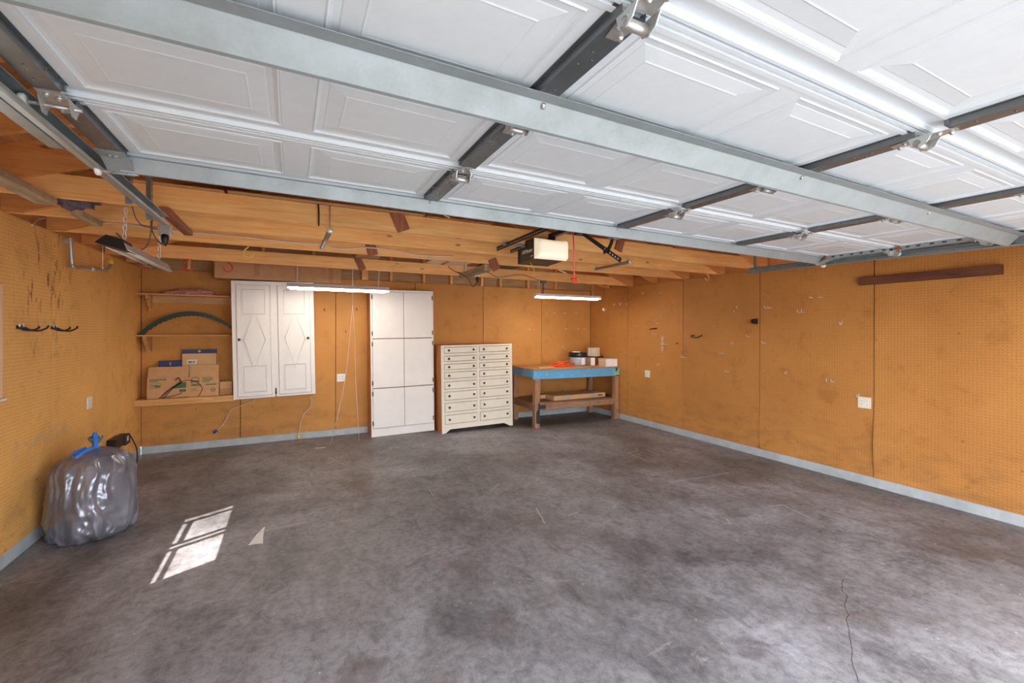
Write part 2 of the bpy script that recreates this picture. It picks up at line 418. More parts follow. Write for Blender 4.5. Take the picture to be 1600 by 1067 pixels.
    def make(s, name, mats, parent=None, smooth=False):
        bmesh.ops.recalc_face_normals(s.bm, faces=s.bm.faces)
        me = bpy.data.meshes.new(name); s.bm.to_mesh(me); s.bm.free()
        for m in (mats if isinstance(mats, (list, tuple)) else [mats]): me.materials.append(M[m] if isinstance(m, str) else m)
        if smooth:
            for p in me.polygons: p.use_smooth = True
        o = bpy.data.objects.new(name, me); C.objects.link(o)
        if parent is not None:
            top = parent
            while top.parent: top = top.parent
            if top.type == 'EMPTY' or top.get('origin'):
                me.transform(Matrix.Translation(-Vector(top.location)))
            o.parent = parent
        return o

def tag(o, label, cat, group=None):
    o['label'] = label; o['category'] = cat
    if group: o['group'] = group
    return o
def thing(name, label, cat, loc, group=None, rot=(0, 0, 0)):
    o = bpy.data.objects.new(name, None); C.objects.link(o); o.empty_display_size = 0.1
    o.location = loc; o.rotation_euler = rot
    return tag(o, label, cat, group)
def single(mb, name, mats, label, cat, group=None, loc=None, smooth=False):
    o = mb.make(name, mats, None, smooth)
    if loc is not None:
        o.data.transform(Matrix.Translation(-Vector(loc))); o.location = loc
    return tag(o, label, cat, group)
def struct(mb, name, mats, parent=None, smooth=False):
    o = mb.make(name, mats, parent, smooth)
    if parent is None: o['kind'] = 'structure'
    return o
def copy_tree(o, parent=None):
    c = o.copy(); C.objects.link(c)
    if parent is not None: c.parent = parent
    for ch in list(o.children): copy_tree(ch, c)
    return c
def spline(pts, n=8):
    P = [Vector(p) for p in pts]; P = [P[0]] + P + [P[-1]]; out = []
    for i in range(1, len(P) - 2):
        p0, p1, p2, p3 = P[i - 1:i + 3]
        for k in range(n):
            t = k / n
            out.append(0.5 * ((2 * p1) + (p2 - p0) * t + (2 * p0 - 5 * p1 + 4 * p2 - p3) * t * t + (3 * p1 - p0 - 3 * p2 + p3) * t ** 3))
    out.append(P[-2]); return out
def text_mesh(body, size, name, mat, parent, matrix, depth=0.001):
    cu = bpy.data.curves.new(name, 'FONT'); cu.body = body; cu.size = size; cu.extrude = depth; cu.align_x = 'CENTER'; cu.align_y = 'CENTER'
    tmp = bpy.data.objects.new(name, cu); C.objects.link(tmp); dg = bpy.context.evaluated_depsgraph_get()
    me = bpy.data.meshes.new_from_object(tmp.evaluated_get(dg)); bpy.data.objects.remove(tmp)
    me.transform(matrix); me.materials.clear(); me.materials.append(M[mat])
    top = parent
    while top.parent: top = top.parent
    if top.type == 'EMPTY': me.transform(Matrix.Translation(-Vector(top.location)))
    o = bpy.data.objects.new(name, me); C.objects.link(o); o.parent = parent; return o

# ------------------------------------------------------------------ setting: floor, walls, roof, window
b = MB(); b.box(XL - 0.12, XR + 0.12, YF - 0.02, YB + 0.12, -0.12, 0); floor = struct(b, 'floor', 'floor')
def floor_mark(name, pts, mat, z=0.0012):
    m = MB(); m.prism([(p.x, p.y) for p in pts], 'z', 0.0002, z); return struct(m, name, mat, floor)
floor_mark('paint_patch', [at_z(*q, 0) for q in ((414, 822), (401, 835), (388, 852), (398, 850), (411, 849), (411, 838))], 'paint')
def floor_line(pts, w, mat='chalk'):
    P = [at_z(*q, 0) for q in pts]; m = MB(); Q = [P[0]]
    for p, q in zip(P, P[1:]):
        n_ = max(2, int((q - p).length / 0.05)); s_ = (q - p).normalized(); s_ = Vector((-s_.y, s_.x, 0))
        Q += [p + (q - p) * (k / n_) + s_ * (noise.noise(p * 3 + Vector((k * 0.9, 0, 0))) * (0.012 if mat == 'chalk' else 0.03)) for k in range(1, n_ + 1)]
    w *= 0.7
    for p, q in zip(Q, Q[1:]):
        d = (q - p); d.normalize(); n = Vector((-d.y, d.x, 0)) * w / 2
        m.prism([(v.x, v.y) for v in (p + n, q + n * 0.6, q - n * 0.6, p - n)], 'z', 0.0002, 0.0010)
    return struct(m, 'paint_line' if mat == 'chalk' else 'floor_crack', mat, floor)
for pts, w in (([(982, 708), (997, 704), (993, 700)], 0.02), ([(982, 708), (1014, 722)], 0.016), ([(1010, 703), (1030, 711)], 0.02), ([(988, 734), (1018, 743), (1051, 735), (1046, 731)], 0.012),
               ([(1032, 698), (1053, 695)], 0.014), ([(1045, 753), (1072, 750)], 0.03), ([(1085, 748), (1140, 738)], 0.02), ([(514, 714), (540, 727)], 0.012), ([(497, 740), (555, 732)], 0.016),
               ([(464, 730), (480, 738)], 0.014), ([(601, 727), (630, 719)], 0.012), ([(665, 699), (682, 698)], 0.010), ([(688, 705), (710, 702)], 0.010), ([(720, 713), (749, 714)], 0.009),
               ([(764, 701), (790, 702)], 0.012), ([(671, 764), (677, 775)], 0.012), ([(768, 765), (780, 756)], 0.02), ([(415, 829), (480, 815)], 0.02), ([(1197, 792), (1222, 788), (1270, 812)], 0.014),
               ([(1177, 804), (1190, 807)], 0.02), ([(1230, 740), (1238, 747)], 0.02), ([(838, 794), (852, 818)], 0.018), ([(889, 805), (905, 800)], 0.014), ([(1135, 810), (1140, 818)], 0.02),
               ):
    floor_line(pts, w)
floor_line([(1318, 905), (1324, 960), (1330, 1010), (1332, 1040), (1342, 1066)], 0.004, 'crack')

def wall(name, boxes, mat='tarp'):
    m = MB()
    for q in boxes: m.box(*q)
    return struct(m, name, mat)
WY0, WY1, WZ0, WZ1 = 2.90, 4.02, 1.17, 1.765          # window opening in the left wall
B0 = 0.022
wl = wall('wall_left', [(XL - 0.12, XL - B0, YF, WY0, HC, HT), (XL - 0.12, XL - B0, WY1, YB, HC, HT), (XL - 0.12, XL - B0, WY0, WY1, HC, WZ0), (XL - 0.12, XL - B0, WY0, WY1, WZ1, HT)])
wr = wall('wall_right', [(XR + B0, XR + 0.12, YF, YB, HC, HT)])
wb = wall('wall_back', [(XL - 0.12, XR + 0.12, YB + B0, YB + 0.12, HC, HT)])
wf = wall('wall_front', [(XL - 0.12, -0.66, YF - 0.02, YF + 0.1, 0, 2.5), (4.36, XR + 0.12, YF - 0.02, YF + 0.1, 0, 2.5), (-0.66, 4.36, YF - 0.02, YF + 0.1, 2.17, 2.5)], 'stucco')
for nm, q in (('baseboard_left', (XL - 0.12, XL, YF + 0.1, YB, 0, HC)), ('baseboard_right', (XR, XR + 0.12, YF + 0.1, YB, 0, HC)), ('baseboard_back', (XL, XR, YB, YB + 0.12, 0, HC))):
    m = MB(); m.box(*q, bev=0.006); struct(m, nm, 'curb')

def sheet(parent, mat, axis, fixed, u0, u1, z0, z1, sgn, curl0=None, curl1=None):
    """pegboard sheet; curl = (z centre, z spread, amount) where an edge has sprung off the studs"""
    nu, nv = 10, 28; g = 0.004; u0 += g; u1 -= g
    m = MB()
    def pos(s_, t_, off):
        u = u0 + (u1 - u0) * s_; z = z0 + (z1 - z0) * t_; d = 0.0025 * math.sin(s_ * 9 + u0) * math.sin(t_ * 5 + u1)
        if curl0: d += curl0[2] * max(0, 1 - s_ / 0.25) ** 2 * math.exp(-((z - curl0[0]) / curl0[1]) ** 2)
        if curl1: d += curl1[2] * max(0, 1 - (1 - s_) / 0.25) ** 2 * math.exp(-((z - curl1[0]) / curl1[1]) ** 2)
        w = fixed + sgn * (d + off)
        return (w, u, z) if axis == 'y' else (u, w, z)
    m.grid(lambda s_, t_: pos(s_, t_, 0.0), nu, nv); m.grid(lambda s_, t_: pos(s_, t_, -0.006), nu, nv)
    for t_ in (0, 1): m.grid(lambda a, c: pos(a, t_, -0.006 * c), nu, 1, False)
    for s_ in (0, 1): m.grid(lambda a, c: pos(s_, a, -0.006 * c), nv, 1, False)
    return struct(m, 'pegboard_sheet', mat, parent)
ry = [7.085, 6.0, 4.781, 3.561, 2.341, 1.121, -0.03]
for i in range(6):
    c1 = {1: (1.2, 0.3, 0.004), 2: (0.55, 0.2, 0.008), 3: (0.35, 0.2, 0.014), 4: (0.42, 0.26, 0.026), 5: None, 0: None}[i]
    sheet(wr, 'peg_y', 'y', XR, ry[i + 1], ry[i], HC + 0.002, HT, -1, c1 if False else None, c1)
bx = [XL, -0.62, 0.60, 1.80, 3.0, 4.18, XR]
for i in range(6): sheet(wb, 'peg_x', 'x', YB, bx[i], bx[i + 1], HC + 0.002, HT, -1)
for u0, u1, z0, z1 in ((5.98, 7.085, HC, HT), (4.76, 5.98, HC, HT), (WY1, 4.76, HC, HT), (WY0, WY1, HC, WZ0), (WY0, WY1, WZ1, HT), (2.3, WY0, HC, HT), (1.1, 2.3, HC, HT), (-0.03, 1.1, HC, HT)):
    sheet(wl, 'peg_drip', 'y', XL, u0, u1, z0 + (0.002 if z0 == HC else 0), z1, 1, (0.95, 0.25, 0.007) if u0 == 4.76 else None, (1.0, 0.3, 0.006) if u1 == 4.76 else None)

# window in the left wall (a slider): frame, two sashes, glass, bare wood trim
m = MB()
for q in ((XL - 0.11, XL - 0.05, WY0, WY1, WZ0, WZ0 + 0.014), (XL - 0.11, XL - 0.05, WY0, WY1, WZ1 - 0.014, WZ1), (XL - 0.11, XL - 0.05, WY0, WY0 + 0.014, WZ0, WZ1), (XL - 0.11, XL - 0.05, WY1 - 0.014, WY1, WZ0, WZ1)): m.box(*q)
win = struct(m, 'window_1', 'whiteplastic')
m = MB(); m.box(XL - 0.10, XL - 0.085, 3.36, 3.405, WZ0 + 0.014, WZ1 - 0.014); m.box(XL - 0.075, XL - 0.06, 3.455, 3.50, WZ0 + 0.014, WZ1 - 0.014); m.box(XL - 0.075, XL - 0.06, 3.875, 3.915, WZ0 + 0.014, WZ1 - 0.014)
m.box(XL - 0.075, XL - 0.06, 3.50, 3.875, WZ0 + 0.155, WZ0 + 0.185); m.box(XL - 0.10, XL - 0.085, WY0 + 0.014, 3.36, WZ0 + 0.182, WZ0 + 0.208); struct(m, 'sash', 'whiteplastic', win)
m = MB(); m.box(XL - 0.083, XL - 0.079, WY0 + 0.014, WY1 - 0.014, WZ0 + 0.014, WZ1 - 0.014); struct(m, 'pane', 'glass', win)
m = MB(); m.box(XL - 0.05, XL + 0.014, WY1, WY1 + 0.045, 1.135, 1.875, 0.003); m.box(XL - 0.05, XL + 0.02, WY0 - 0.055, WY0, 1.135, 1.875, 0.003)
m.box(XL - 0.05, XL + 0.02, WY0, WY1, WZ1, 1.875, 0.003); struct(m, 'trim_1', 'trimwood')
m = MB(); m.box(XL - 0.05, XL + 0.03, WY0 - 0.06, WY1 + 0.052, 1.118, 1.134, 0.003); m.box(XL - 0.05, XL + 0.018, WY0, WY1, 1.134, WZ0, 0.003); struct(m, 'trim_2', 'pale')

# roof: plates, gable framing, rafters, deck
SL = 0.34; RX = (XL + XR) / 2; ZB = HT + 0.17          # underside of the deck at the side walls
def roofz(x): return ZB + SL * ((x - XL) if x < RX else (XR - x))
m = MB()
for sgn in (-1, 1):
    x0 = XL - 0.5 if sgn < 0 else XR + 0.5
    za = roofz(XL) - SL * 0.5; zr = roofz(RX)
    m.prism([(x0, za), (RX, zr), (RX, zr + 0.03), (x0, za + 0.03)], 'y', -0.75, YB + 0.4)
struct(m, 'ceiling', 'deck')
m = MB()
m.prism([(XL - 0.1, HT), (XR + 0.1, HT), (XR + 0.1, ZB - 0.04), (XR, ZB - 0.01), (RX, roofz(RX) - 0.01), (XL, ZB - 0.01), (XL - 0.1, ZB - 0.04)], 'y', YB + 0.09, YB + 0.11)
struct(m, 'trim_3', 'back_sheath')
m = MB()
m.prism([(XL, 2.5), (XR, 2.5), (XR, ZB - 0.01), (RX, roofz(RX) - 0.01), (XL, ZB - 0.01)], 'y', YF - 0.02, YF + 0.01)
struct(m, 'trim_4', 'back_sheath')
for i, x in enumerate((XL - 0.06, XR + 0.06)):      # blocking that closes the eaves above the side walls
    m = MB(); m.box(x - 0.02, x + 0.02, YF, YB + 0.1, HT, ZB + 0.0); struct(m, f'trim_{5 + i}', 'rafter')
for i, x in enumerate((-1.2, -0.35, 0.30, 1.02, 1.42, 1.95, 2.42, 2.98, 3.34, 3.9, 4.5)):
    m = MB(); w = 0.019 if i != 3 else 0.045
    m.box(x - w, x + w, YB + 0.006, YB + 0.088, HT + 0.003, roofz(x) - 0.012)
    single(m, 'gable_stud', 'joist', f'pine stud of the back gable above the pegboard, number {i + 1} from the left', 'stud', 'gable studs above the back wall')

# ceiling joists and rafters
joists = [(3.5, XL + 0.002, 3.72, 'nearest to the raised door'), (4.1, XL + 0.002, XR - 0.002, 'second from the raised door'), (4.7, XL + 0.002, XR - 0.002, 'with the white cable stapled along it'),
          (5.9, XL + 0.002, XR - 0.002, 'farthest back, with the shop lights hanging below'), (3.542, 3.3, XR - 0.002, 'lapped behind the nearest joist at its right end')]
for y, x0, x1, d in joists:
    m = MB(); m.box(x0, x1, y, y + 0.038, HT, HT + 0.14, 0.003)
    single(m, 'ceiling_joist', 'joist', f'orange pine ceiling joist {d}', 'joist', 'ceiling joists', loc=(x0, y, HT))
sides = {-1: 'left', 1: 'right'}
for sgn in (-1, 1):
    for y, d in ((0.5, 'over the front of the door'), (1.1, 'over the front half of the door'), (1.7, 'over the middle of the door'), (2.3, 'over the back edge of the door'), (2.9, 'just behind the door edge'), (3.46, 'beside the nearest joist'), (4.06, 'beside the second joist'),
                 (4.66, 'beside the cabled joist'), (5.3, 'between the two rear joists'), (5.86, 'beside the rear joist'), (6.5, 'nearest to the back wall')):
        m = MB(); xw = XL if sgn < 0 else XR; P = []
        xa = xw - sgn * 0.0
        zt = lambda x: roofz(x) - 0.001; dz = 0.148
        P = [(xw - sgn * 0.002, HT + 0.002), (xw - sgn * 0.002, zt(xw - sgn * 0.002)), (RX + sgn * 0.02, zt(RX + sgn * 0.02)), (RX + sgn * 0.02, zt(RX + sgn * 0.02) - dz), (xw - sgn * 0.09, HT + 0.002)]
        yy = y if y not in (3.46, 4.06, 4.66, 5.86) else y
        m.prism(P, 'y', yy, yy + 0.038)
        single(m, 'roof_rafter', 'rafter', f'pine roof rafter on the {sides[sgn]} slope {d}', 'rafter', 'roof rafters', loc=(xw, yy, HT))
# ------------------------------------------------------------------ outside: driveway
m = MB(); m.box(-14, 18, -22, YF - 0.03, -0.14, -0.02); struct(m, 'trim_7', 'drive')
m = MB(); m.box(-14, XL - 0.13, YF - 0.03, 14, -0.14, -0.05); struct(m, 'trim_8', 'drive')
# ------------------------------------------------------------------ sectional garage door, raised overhead
DL, DRT = -0.645, 4.30                               # outer ends of the door
DO = Vector((1.82, 1.2, 2.262))                      # door root: inner face (z) at its middle
door = thing('garage_door', 'white raised panel sectional garage door open overhead with steel stiles and struts', 'garage door', DO, rot=(0.003, 0.007, 0))
ZD = DO.z
SECY = [2.285, 1.765, 1.243, 0.705, 0.17]            # section edges from the back of the room towards the opening
STX = [-0.612, 0.645, 1.905, 3.045, 4.268]           # stile centres
def door_section(k):
    y1, y0 = SECY[k] - 0.004, SECY[k + 1] + 0.004
    m = MB()
    # slab seen from below: cross section swept along x (lip, cove, flat field, lip)
    prof = [(y1, ZD + 0.045), (y1, ZD - 0.002), (y1 - 0.010, ZD - 0.002), (y1 - 0.013, ZD + 0.010)]
    for i in range(7):
        t = i / 6; prof.append((y1 - 0.016 - 0.052 * t, ZD + 0.013 * math.cos(t * PI / 2)))
    prof += [(y1 - 0.070, ZD)]
    yf1 = y1 - 0.070; yf0 = y0 + 0.042
    tail = [(yf0, ZD), (y0 + 0.040, ZD), (y0 + 0.038, ZD - 0.003), (y0 + 0.022, ZD - 0.003), (y0 + 0.020, ZD + 0.004), (y0 + 0.012, ZD + 0.004), (y0 + 0.010, ZD - 0.004), (y0, ZD - 0.004), (y0, ZD + 0.045)]
    m.prism(prof + [(yf1, ZD + 0.045)], 'x', DL, DRT)
    m.prism(tail + [(yf0, ZD + 0.045)], 'x', DL, DRT)
    m.box(DL, DRT, yf0, yf1, ZD + 0.03, ZD + 0.045)
    # field between the rails: flat frame with two pressed panels per bay
    def F4(xa, xb, ya, yb, z): m.quad((xa, ya, z), (xb, ya, z), (xb, yb, z), (xa, yb, z))
    xs = [DL]
    cells = []
    for a, c in zip(STX, STX[1:]):
        mid = (a + c) / 2
        cells += [(a + 0.075, mid - 0.045), (mid + 0.045, c - 0.075)]
    prev = DL
    pa, pb = yf0 + 0.012, yf1 - 0.008
    for x0, x1 in cells:
        F4(prev, x0, yf0, yf1, ZD); prev = x1
        F4(x0, x1, yf0, pa, ZD); F4(x0, x1, pb, yf1, ZD)
        loops = [(0.0, 0.0), (0.003, 0.0026), (0.007, -0.0018), (0.011, 0.0026), (0.018, 0.0052), (0.034, 0.0060), (0.037, 0.0045), (0.080, 0.0008), (0.084, -0.0010), (0.088, 0.0)]
        R = []
        for off, dz in loops:
            R.append([m.bm.verts.new((xx, yy, ZD + dz)) for xx, yy in ((x0 + off, pa + off), (x1 - off, pa + off), (x1 - off, pb - off), (x0 + off, pb - off))])
        for A, B_ in zip(R, R[1:]):
            for j in range(4): m.bm.faces.new((A[j], A[(j + 1) % 4], B_[(j + 1) % 4], B_[j]))
        m.bm.faces.new(R[-1])
    F4(prev, DRT, yf0, yf1, ZD)
    o = m.make('door_section', 'doorwhite', door)
    for i, x in enumerate(STX):
        end = i in (0, 4); w = 0.033 if not end else 0.033; q = MB(); ya, yb = y0 + 0.004, y1 - 0.075; h = 0.022
        q.ribbon([(x - w - 0.012, ZD - 0.0015), (x - w, ZD - 0.0015), (x - w + 0.002, ZD - h), (x + w - 0.002, ZD - h), (x + w, ZD - 0.0015), (x + w + 0.012, ZD - 0.0015)], 'y', ya, yb, 0.0016)
        q.box(x - w - 0.004, x + w + 0.004, yb - 0.002, yb + 0.012, ZD - 0.016, ZD + 0.006)
        for t in (0.12, 0.3, 0.36, 0.42, 0.7, 0.88):
            q.lathe([(0.004, 0), (0.003, -0.003)], (x + 0.012 * math.sin(t * 40), ya + (yb - ya) * t, ZD - h - 0.0006), 8)
        st = q.make('stile', 'stile' if not (i == 4) else 'strut', o)
        if i == 4:
            q = MB()
            for t in (0.08, 0.26, 0.44, 0.6, 0.78, 0.93): q.box(x - w - 0.0025, x - w - 0.0005 + 0.002, ya + (yb - ya) * t - 0.012, ya + (yb - ya) * t + 0.012, ZD - 0.016, ZD - 0.005)
            q.make('slot', 'slot', o)
for k in range(4): door_section(k)
for name, yb_, d in (('strut', 2.268, 0.06), ('strut', 1.098, 0.080)):
    m = MB()
    if d < 0.07: P = [(yb_ - 0.016, ZD - 0.003), (yb_, ZD - 0.003), (yb_ + 0.026, ZD - d), (yb_ + 0.034, ZD - d - 0.001), (yb_ + 0.05, ZD + 0.02)]
    else: P = [(yb_ - 0.045, ZD - 0.024), (yb_ - 0.004, ZD - 0.024), (yb_, ZD - 0.022), (yb_ + 0.052, ZD - d), (yb_ + 0.062, ZD - d - 0.002), (yb_ + 0.072, ZD - d + 0.012), (yb_ + 0.085, ZD - 0.024), (yb_ + 0.105, ZD - 0.024)]
    m.ribbon(P, 'x', DL + 0.03 if d < 0.07 else DL - 0.01, DRT + 0.035 if d > 0.07 else DRT - 0.03, 0.002)
    st = m.make(name, 'strut', door)
    for x in STX[1:4]:
        m = MB(); m.lathe([(0.009, 0.0), (0.009, -0.006), (0.006, -0.007), (0.006, -0.012)], (x + 0.01, yb_ + 0.006, ZD - 0.006 if d < 0.07 else ZD - 0.027), 6); m.make('bolt', 'steel', st)
def hinge(x, y, flip=1):
    m = MB(); zb = ZD - 0.024
    # two leaves bent down to a barrel
    for s_ in (-1, 1):
        m.prism([(x - 0.030, y + s_ * 0.012), (x + 0.030, y + s_ * 0.012), (x + 0.016, y + s_ * 0.085), (x - 0.016, y + s_ * 0.085)], 'z', zb - 0.0025, zb)
        for xx in (x - 0.012, x + 0.012):
            m.lathe([(0.008, 0), (0.008, -0.005), (0.005, -0.006), (0.005, -0.010)], (xx, y + s_ * (0.045 if xx < x else 0.068), zb - 0.002), 6)
    for xx in (x - 0.032, x + 0.030):
        m.prism([(y - 0.035, zb), (y + 0.03, zb), (y + 0.020, zb - 0.030), (y - 0.002, zb - 0.036), (y - 0.02, zb - 0.026)], 'x', xx, xx + 0.003)
    h = m.make('hinge', 'steel', door)
    m = MB(); m.lathe([(0.008, -0.032), (0.012, -0.032), (0.012, 0.034), (0.008, 0.034)], (x, y + 0.006, zb - 0.022), 14, 'x'); m.make('barrel', 'steel', h)
for y in SECY[1:4]:
    for x in STX[1:4]: hinge(x, y - 0.002)
def roller_hinge(x, y, s_, top=False):
    m = MB(); zb = ZD - 0.024
    if not top:
        m.prism([(x - 0.028, y - 0.075), (x + 0.028, y - 0.075), (x + 0.034, y + 0.01), (x + 0.020, y + 0.075), (x - 0.020, y + 0.075), (x - 0.034, y + 0.01)], 'z', zb - 0.0025, zb)
        for xx in (x - 0.034, x + 0.031): m.prism([(y - 0.04, zb), (y + 0.035, zb), (y + 0.012, zb - 0.042), (y - 0.012, zb - 0.042)], 'x', xx, xx + 0.003)
        for dx, dy in ((-0.010, -0.05), (0.012, -0.035), (-0.01, 0.05)): m.lathe([(0.009, 0), (0.009, -0.005), (0.005, -0.006), (0.005, -0.011)], (x + dx, y + dy, zb - 0.002), 6)
        zr = zb - 0.016
    else:
        m.ribbon([(y - 0.075, zb), (y - 0.01, zb - 0.002), (y + 0.075, zb - 0.036)], 'x', x - 0.046, x + 0.042, 0.003)
        for dx in (-0.018, 0.014): m.prism([(y - 0.02, zb - 0.001), (y + 0.03, zb - 0.003), (y + 0.072, zb - 0.034), (y + 0.072, zb - 0.040), (y + 0.03, zb - 0.011), (y - 0.02, zb - 0.006)], 'x', x + dx - 0.003, x + dx + 0.003)
        m.tube([(x - 0.036, y + 0.078, zb - 0.036), (x + 0.036, y + 0.078, zb - 0.036)], 0.008, 10)
        for dx in (-0.012, 0.006): m.lathe([(0.009, 0), (0.009, -0.005), (0.005, -0.006), (0.005, -0.011)], (x + dx, y - 0.03, zb - 0.002), 6)
        y = y + 0.078; zr = zb - 0.036
    h = m.make('roller_bracket', 'strut' if top else 'steel', door)
    m = MB(); m.tube([(x - s_ * 0.05, y, zr), (x + s_ * 0.09, y, zr)], 0.0055, 10); m.make('roller_stem', 'steel', h)
    m = MB(); m.lathe([(0.006, -0.009), (0.018, -0.008), (0.0215, -0.004), (0.0215, 0.004), (0.018, 0.008), (0.006, 0.009)], (x + s_ * 0.078, y, zr), 20, 'x'); m.make('roller', 'whiteplastic', h)
for s_, x in ((-1, STX[0]), (1, STX[4])):
    roller_hinge(x, 2.235, s_, True)
    for y in SECY[1:4]: roller_hinge(x, y - 0.004, s_)

# ------------------------------------------------------------------ horizontal door tracks with their hangers
def c_track(s_, x, z_at, y0, y1, label, hang):
    """x = web of the channel, open side towards the door"""
    t = thing('door_track', label, 'track', (x, y1, z_at(y1)), 'overhead door tracks')
    m = MB(); seg = 14
    prof = [(0.046, 0.020), (0.040, 0.026), (0.030, 0.026), (0.004, 0.021), (0.0, 0.012), (0.002, 0.0), (0.0, -0.012), (0.004, -0.021), (0.030, -0.026), (0.040, -0.026), (0.046, -0.020)]
    P = [Vector(q) for q in prof]; L, R = [], []
    for i, p in enumerate(P):
        d = P[min(i + 1, 10)] - P[max(i - 1, 0)]; d.normalize(); n = Vector((-d.y, d.x)) * 0.0011; L.append(p + n); R.append(p - n)
    loop = L + R[::-1]
    A = [m.bm.verts.new((x - s_ * q.x, y0, z_at(y0) + q.y)) for q in loop]; Bv = [m.bm.verts.new((x - s_ * q.x, y1, z_at(y1) + q.y)) for q in loop]
    n = len(loop)
    for i in range(n): m.bm.faces.new((A[i], A[(i + 1) % n], Bv[(i + 1) % n], Bv[i]))
    for i in range(10):
        m.bm.faces.new((A[i], A[i + 1], A[n - 2 - i], A[n - 1 - i])); m.bm.faces.new((Bv[i], Bv[i + 1], Bv[n - 2 - i], Bv[n - 1 - i]))
    ch = m.make('channel', 'track', t)
    # reinforcing angle riveted along the outside
    m = MB(); ya = y0; yb_ = y0 + (y1 - y0) * 0.60
    m.bar((x + s_ * 0.003, ya, z_at(ya) - 0.004), (x + s_ * 0.003, yb_, z_at(yb_) - 0.004), 0.0025, 0.03)
    m.bar((x + s_ * 0.024, ya, z_at(ya) - 0.021), (x + s_ * 0.024, yb_ - 0.03, z_at(yb_) - 0.021), 0.042, 0.0025)
    m.make('reinforcing_angle', 'track', t)
    for k in range(5):
        y = y0 + (y1 - y0) * (0.1 + 0.2 * k); m = MB(); m.lathe([(0.007, 0.0), (0.005, -s_ * 0.004)], (x - s_ * 0.002, y, z_at(y)), 8, 'x'); m.make('rivet', 'steel', t)
    for (y, dy, zt) in hang:
        m = MB(); xo = x + s_ * 0.006; zb_ = z_at(y) - 0.03
        m.box(min(xo, xo + s_ * 0.003), max(xo, xo + s_ * 0.003), y - 0.016, y + 0.016, zb_, zt)
        m.box(min(xo, xo + s_ * 0.03), max(xo, xo + s_ * 0.03), y + 0.013, y + 0.016, zb_, zt)
        o = m.make('hanger_angle', 'track', t)
        z = zb_ + 0.03
        while z < zt - 0.02:
            m = MB(); m.lathe([(0.005, 0), (0.005, -s_ * 0.0012)], (xo - s_ * 0.0006 if s_ > 0 else xo - s_ * 0.0006, y, z), 8, 'x'); z += 0.035; m.make('punched_hole', 'slot', o)
        m = MB(); m.lathe([(0.010, 0), (0.010, -s_ * 0.006), (0.006, -s_ * 0.009)], (x - s_ * 0.006, y, z_at(y)), 6, 'x'); m.make('bolt', 'steel', o)
c_track(-1, -0.717, lambda y: 2.245 + 0.006 * (y - 1.8), 0.3, 3.37, 'galvanised overhead door track on the left, ending beside the wall outlet box', [(2.86, 0, 2.52), (3.22, 0, 2.52)])
c_track(1, 4.373, lambda y: 2.190 + 0.018 * (y - 1.09), 0.3, 3.06, 'galvanised overhead door track on the right, above the long dark board', [(3.0, 0, 2.56), (2.46, 0, 2.56)])

# ------------------------------------------------------------------ garage door opener
op = thing('garage_door_opener', 'brown garage door opener with glowing white lens hanging from the joists', 'garage door opener', (2.05, 3.42, 2.30))
OX0, OX1, OY0, OY1, OZ0, OZ1 = 1.89, 2.205, 3.27, 3.62, 2.205, 2.385
m = MB(); m.prism([(OY0 + 0.05, OZ0 + 0.012), (OY1 - 0.02, OZ0), (OY1, OZ0 + 0.02), (OY1, OZ1 - 0.03), (OY1 - 0.02, OZ1), (OY0 + 0.05, OZ1)], 'x', OX0, OX1); hs = m.make('motor_housing', 'brownplastic', op)
m = MB(); m.box(OX0 - 0.008, OX1 + 0.008, OY1 - 0.015, OY1 + 0.012, OZ0 - 0.004, OZ1 + 0.004, 0.004); m.make('end_panel', 'black', hs)
def lens_pt(s_, t_):
    a = (s_ - 0.5) * 2; c = (t_ - 0.5) * 2
    x = (OX0 + OX1) / 2 + (OX1 - OX0 + 0.012) / 2 * (abs(a) ** 0.75) * (1 if a > 0 else -1)
    z = (OZ0 + OZ1) / 2 + 0.004 + (OZ1 - OZ0) / 2 * c * (1 - 0.10 * (1 - abs(a)) * (c > 0))
    bul = max(0.0, (1 - abs(a) ** 4)) ** 0.5 * max(0.0, (1 - abs(c) ** 5)) ** 0.5
    return (x, OY0 + 0.055 - 0.075 * bul - (0.015 if abs(a) < 0.98 else 0), z)
m = MB(); m.grid(lens_pt, 28, 16); m.make('light_lens', 'lens', op, True)
m = MB(); m.box(OX0 + 0.012, OX0 + 0.045, OY0 - 0.012, OY0 + 0.02, OZ1 - 0.05, OZ1 - 0.02, 0.006); m.make('lens_button', 'black', op)
mt = Matrix.Translation((OX0 - 0.0012, 3.462, 2.295)) @ Matrix(((0, 0, -1, 0), (-1, 0, 0, 0), (0, 1, 0, 0), (0, 0, 0, 1)))
text_mesh('LiftMaster', 0.05, 'lettering', 'whiteplastic', op, mt, 0.0008)
m = MB(); m.box(OX0 - 0.0016, OX0, 3.36, 3.38, 2.238, 2.246); m.box(OX0 - 0.0016, OX0, 3.385, 3.405, 2.238, 2.243); m.make('badge', 'whiteplastic', op)
def slotted(a, b_, name, parent, w=0.032):
    m = MB(); a, b_ = Vector(a), Vector(b_); d = b_ - a; L = d.length; d.normalize()
    m.bar(a, b_, 0.003, w); m.bar(a + Vector((0.014, 0, w / 2)), b_ + Vector((0.014, 0, w / 2)), 0.030, 0.003)
    o = m.make(name, 'blackmetal', parent); m = MB(); k = 0.02
    while k < L - 0.01:
        p = a + d * k; m.bar(p - d * 0.007 + Vector((-0.0018, 0, -0.003)), p + d * 0.007 + Vector((-0.0018, 0, -0.003)), 0.0012, 0.007); k += 0.028
    m.make('punched_slot', 'steel', o)
slotted((1.70, 2.55, 2.352), (1.70, 3.70, 2.338), 'mounting_angle', op, 0.04)
slotted((1.88, 3.46, 2.342), (1.88, 3.78, 2.342), 'mounting_angle', op)
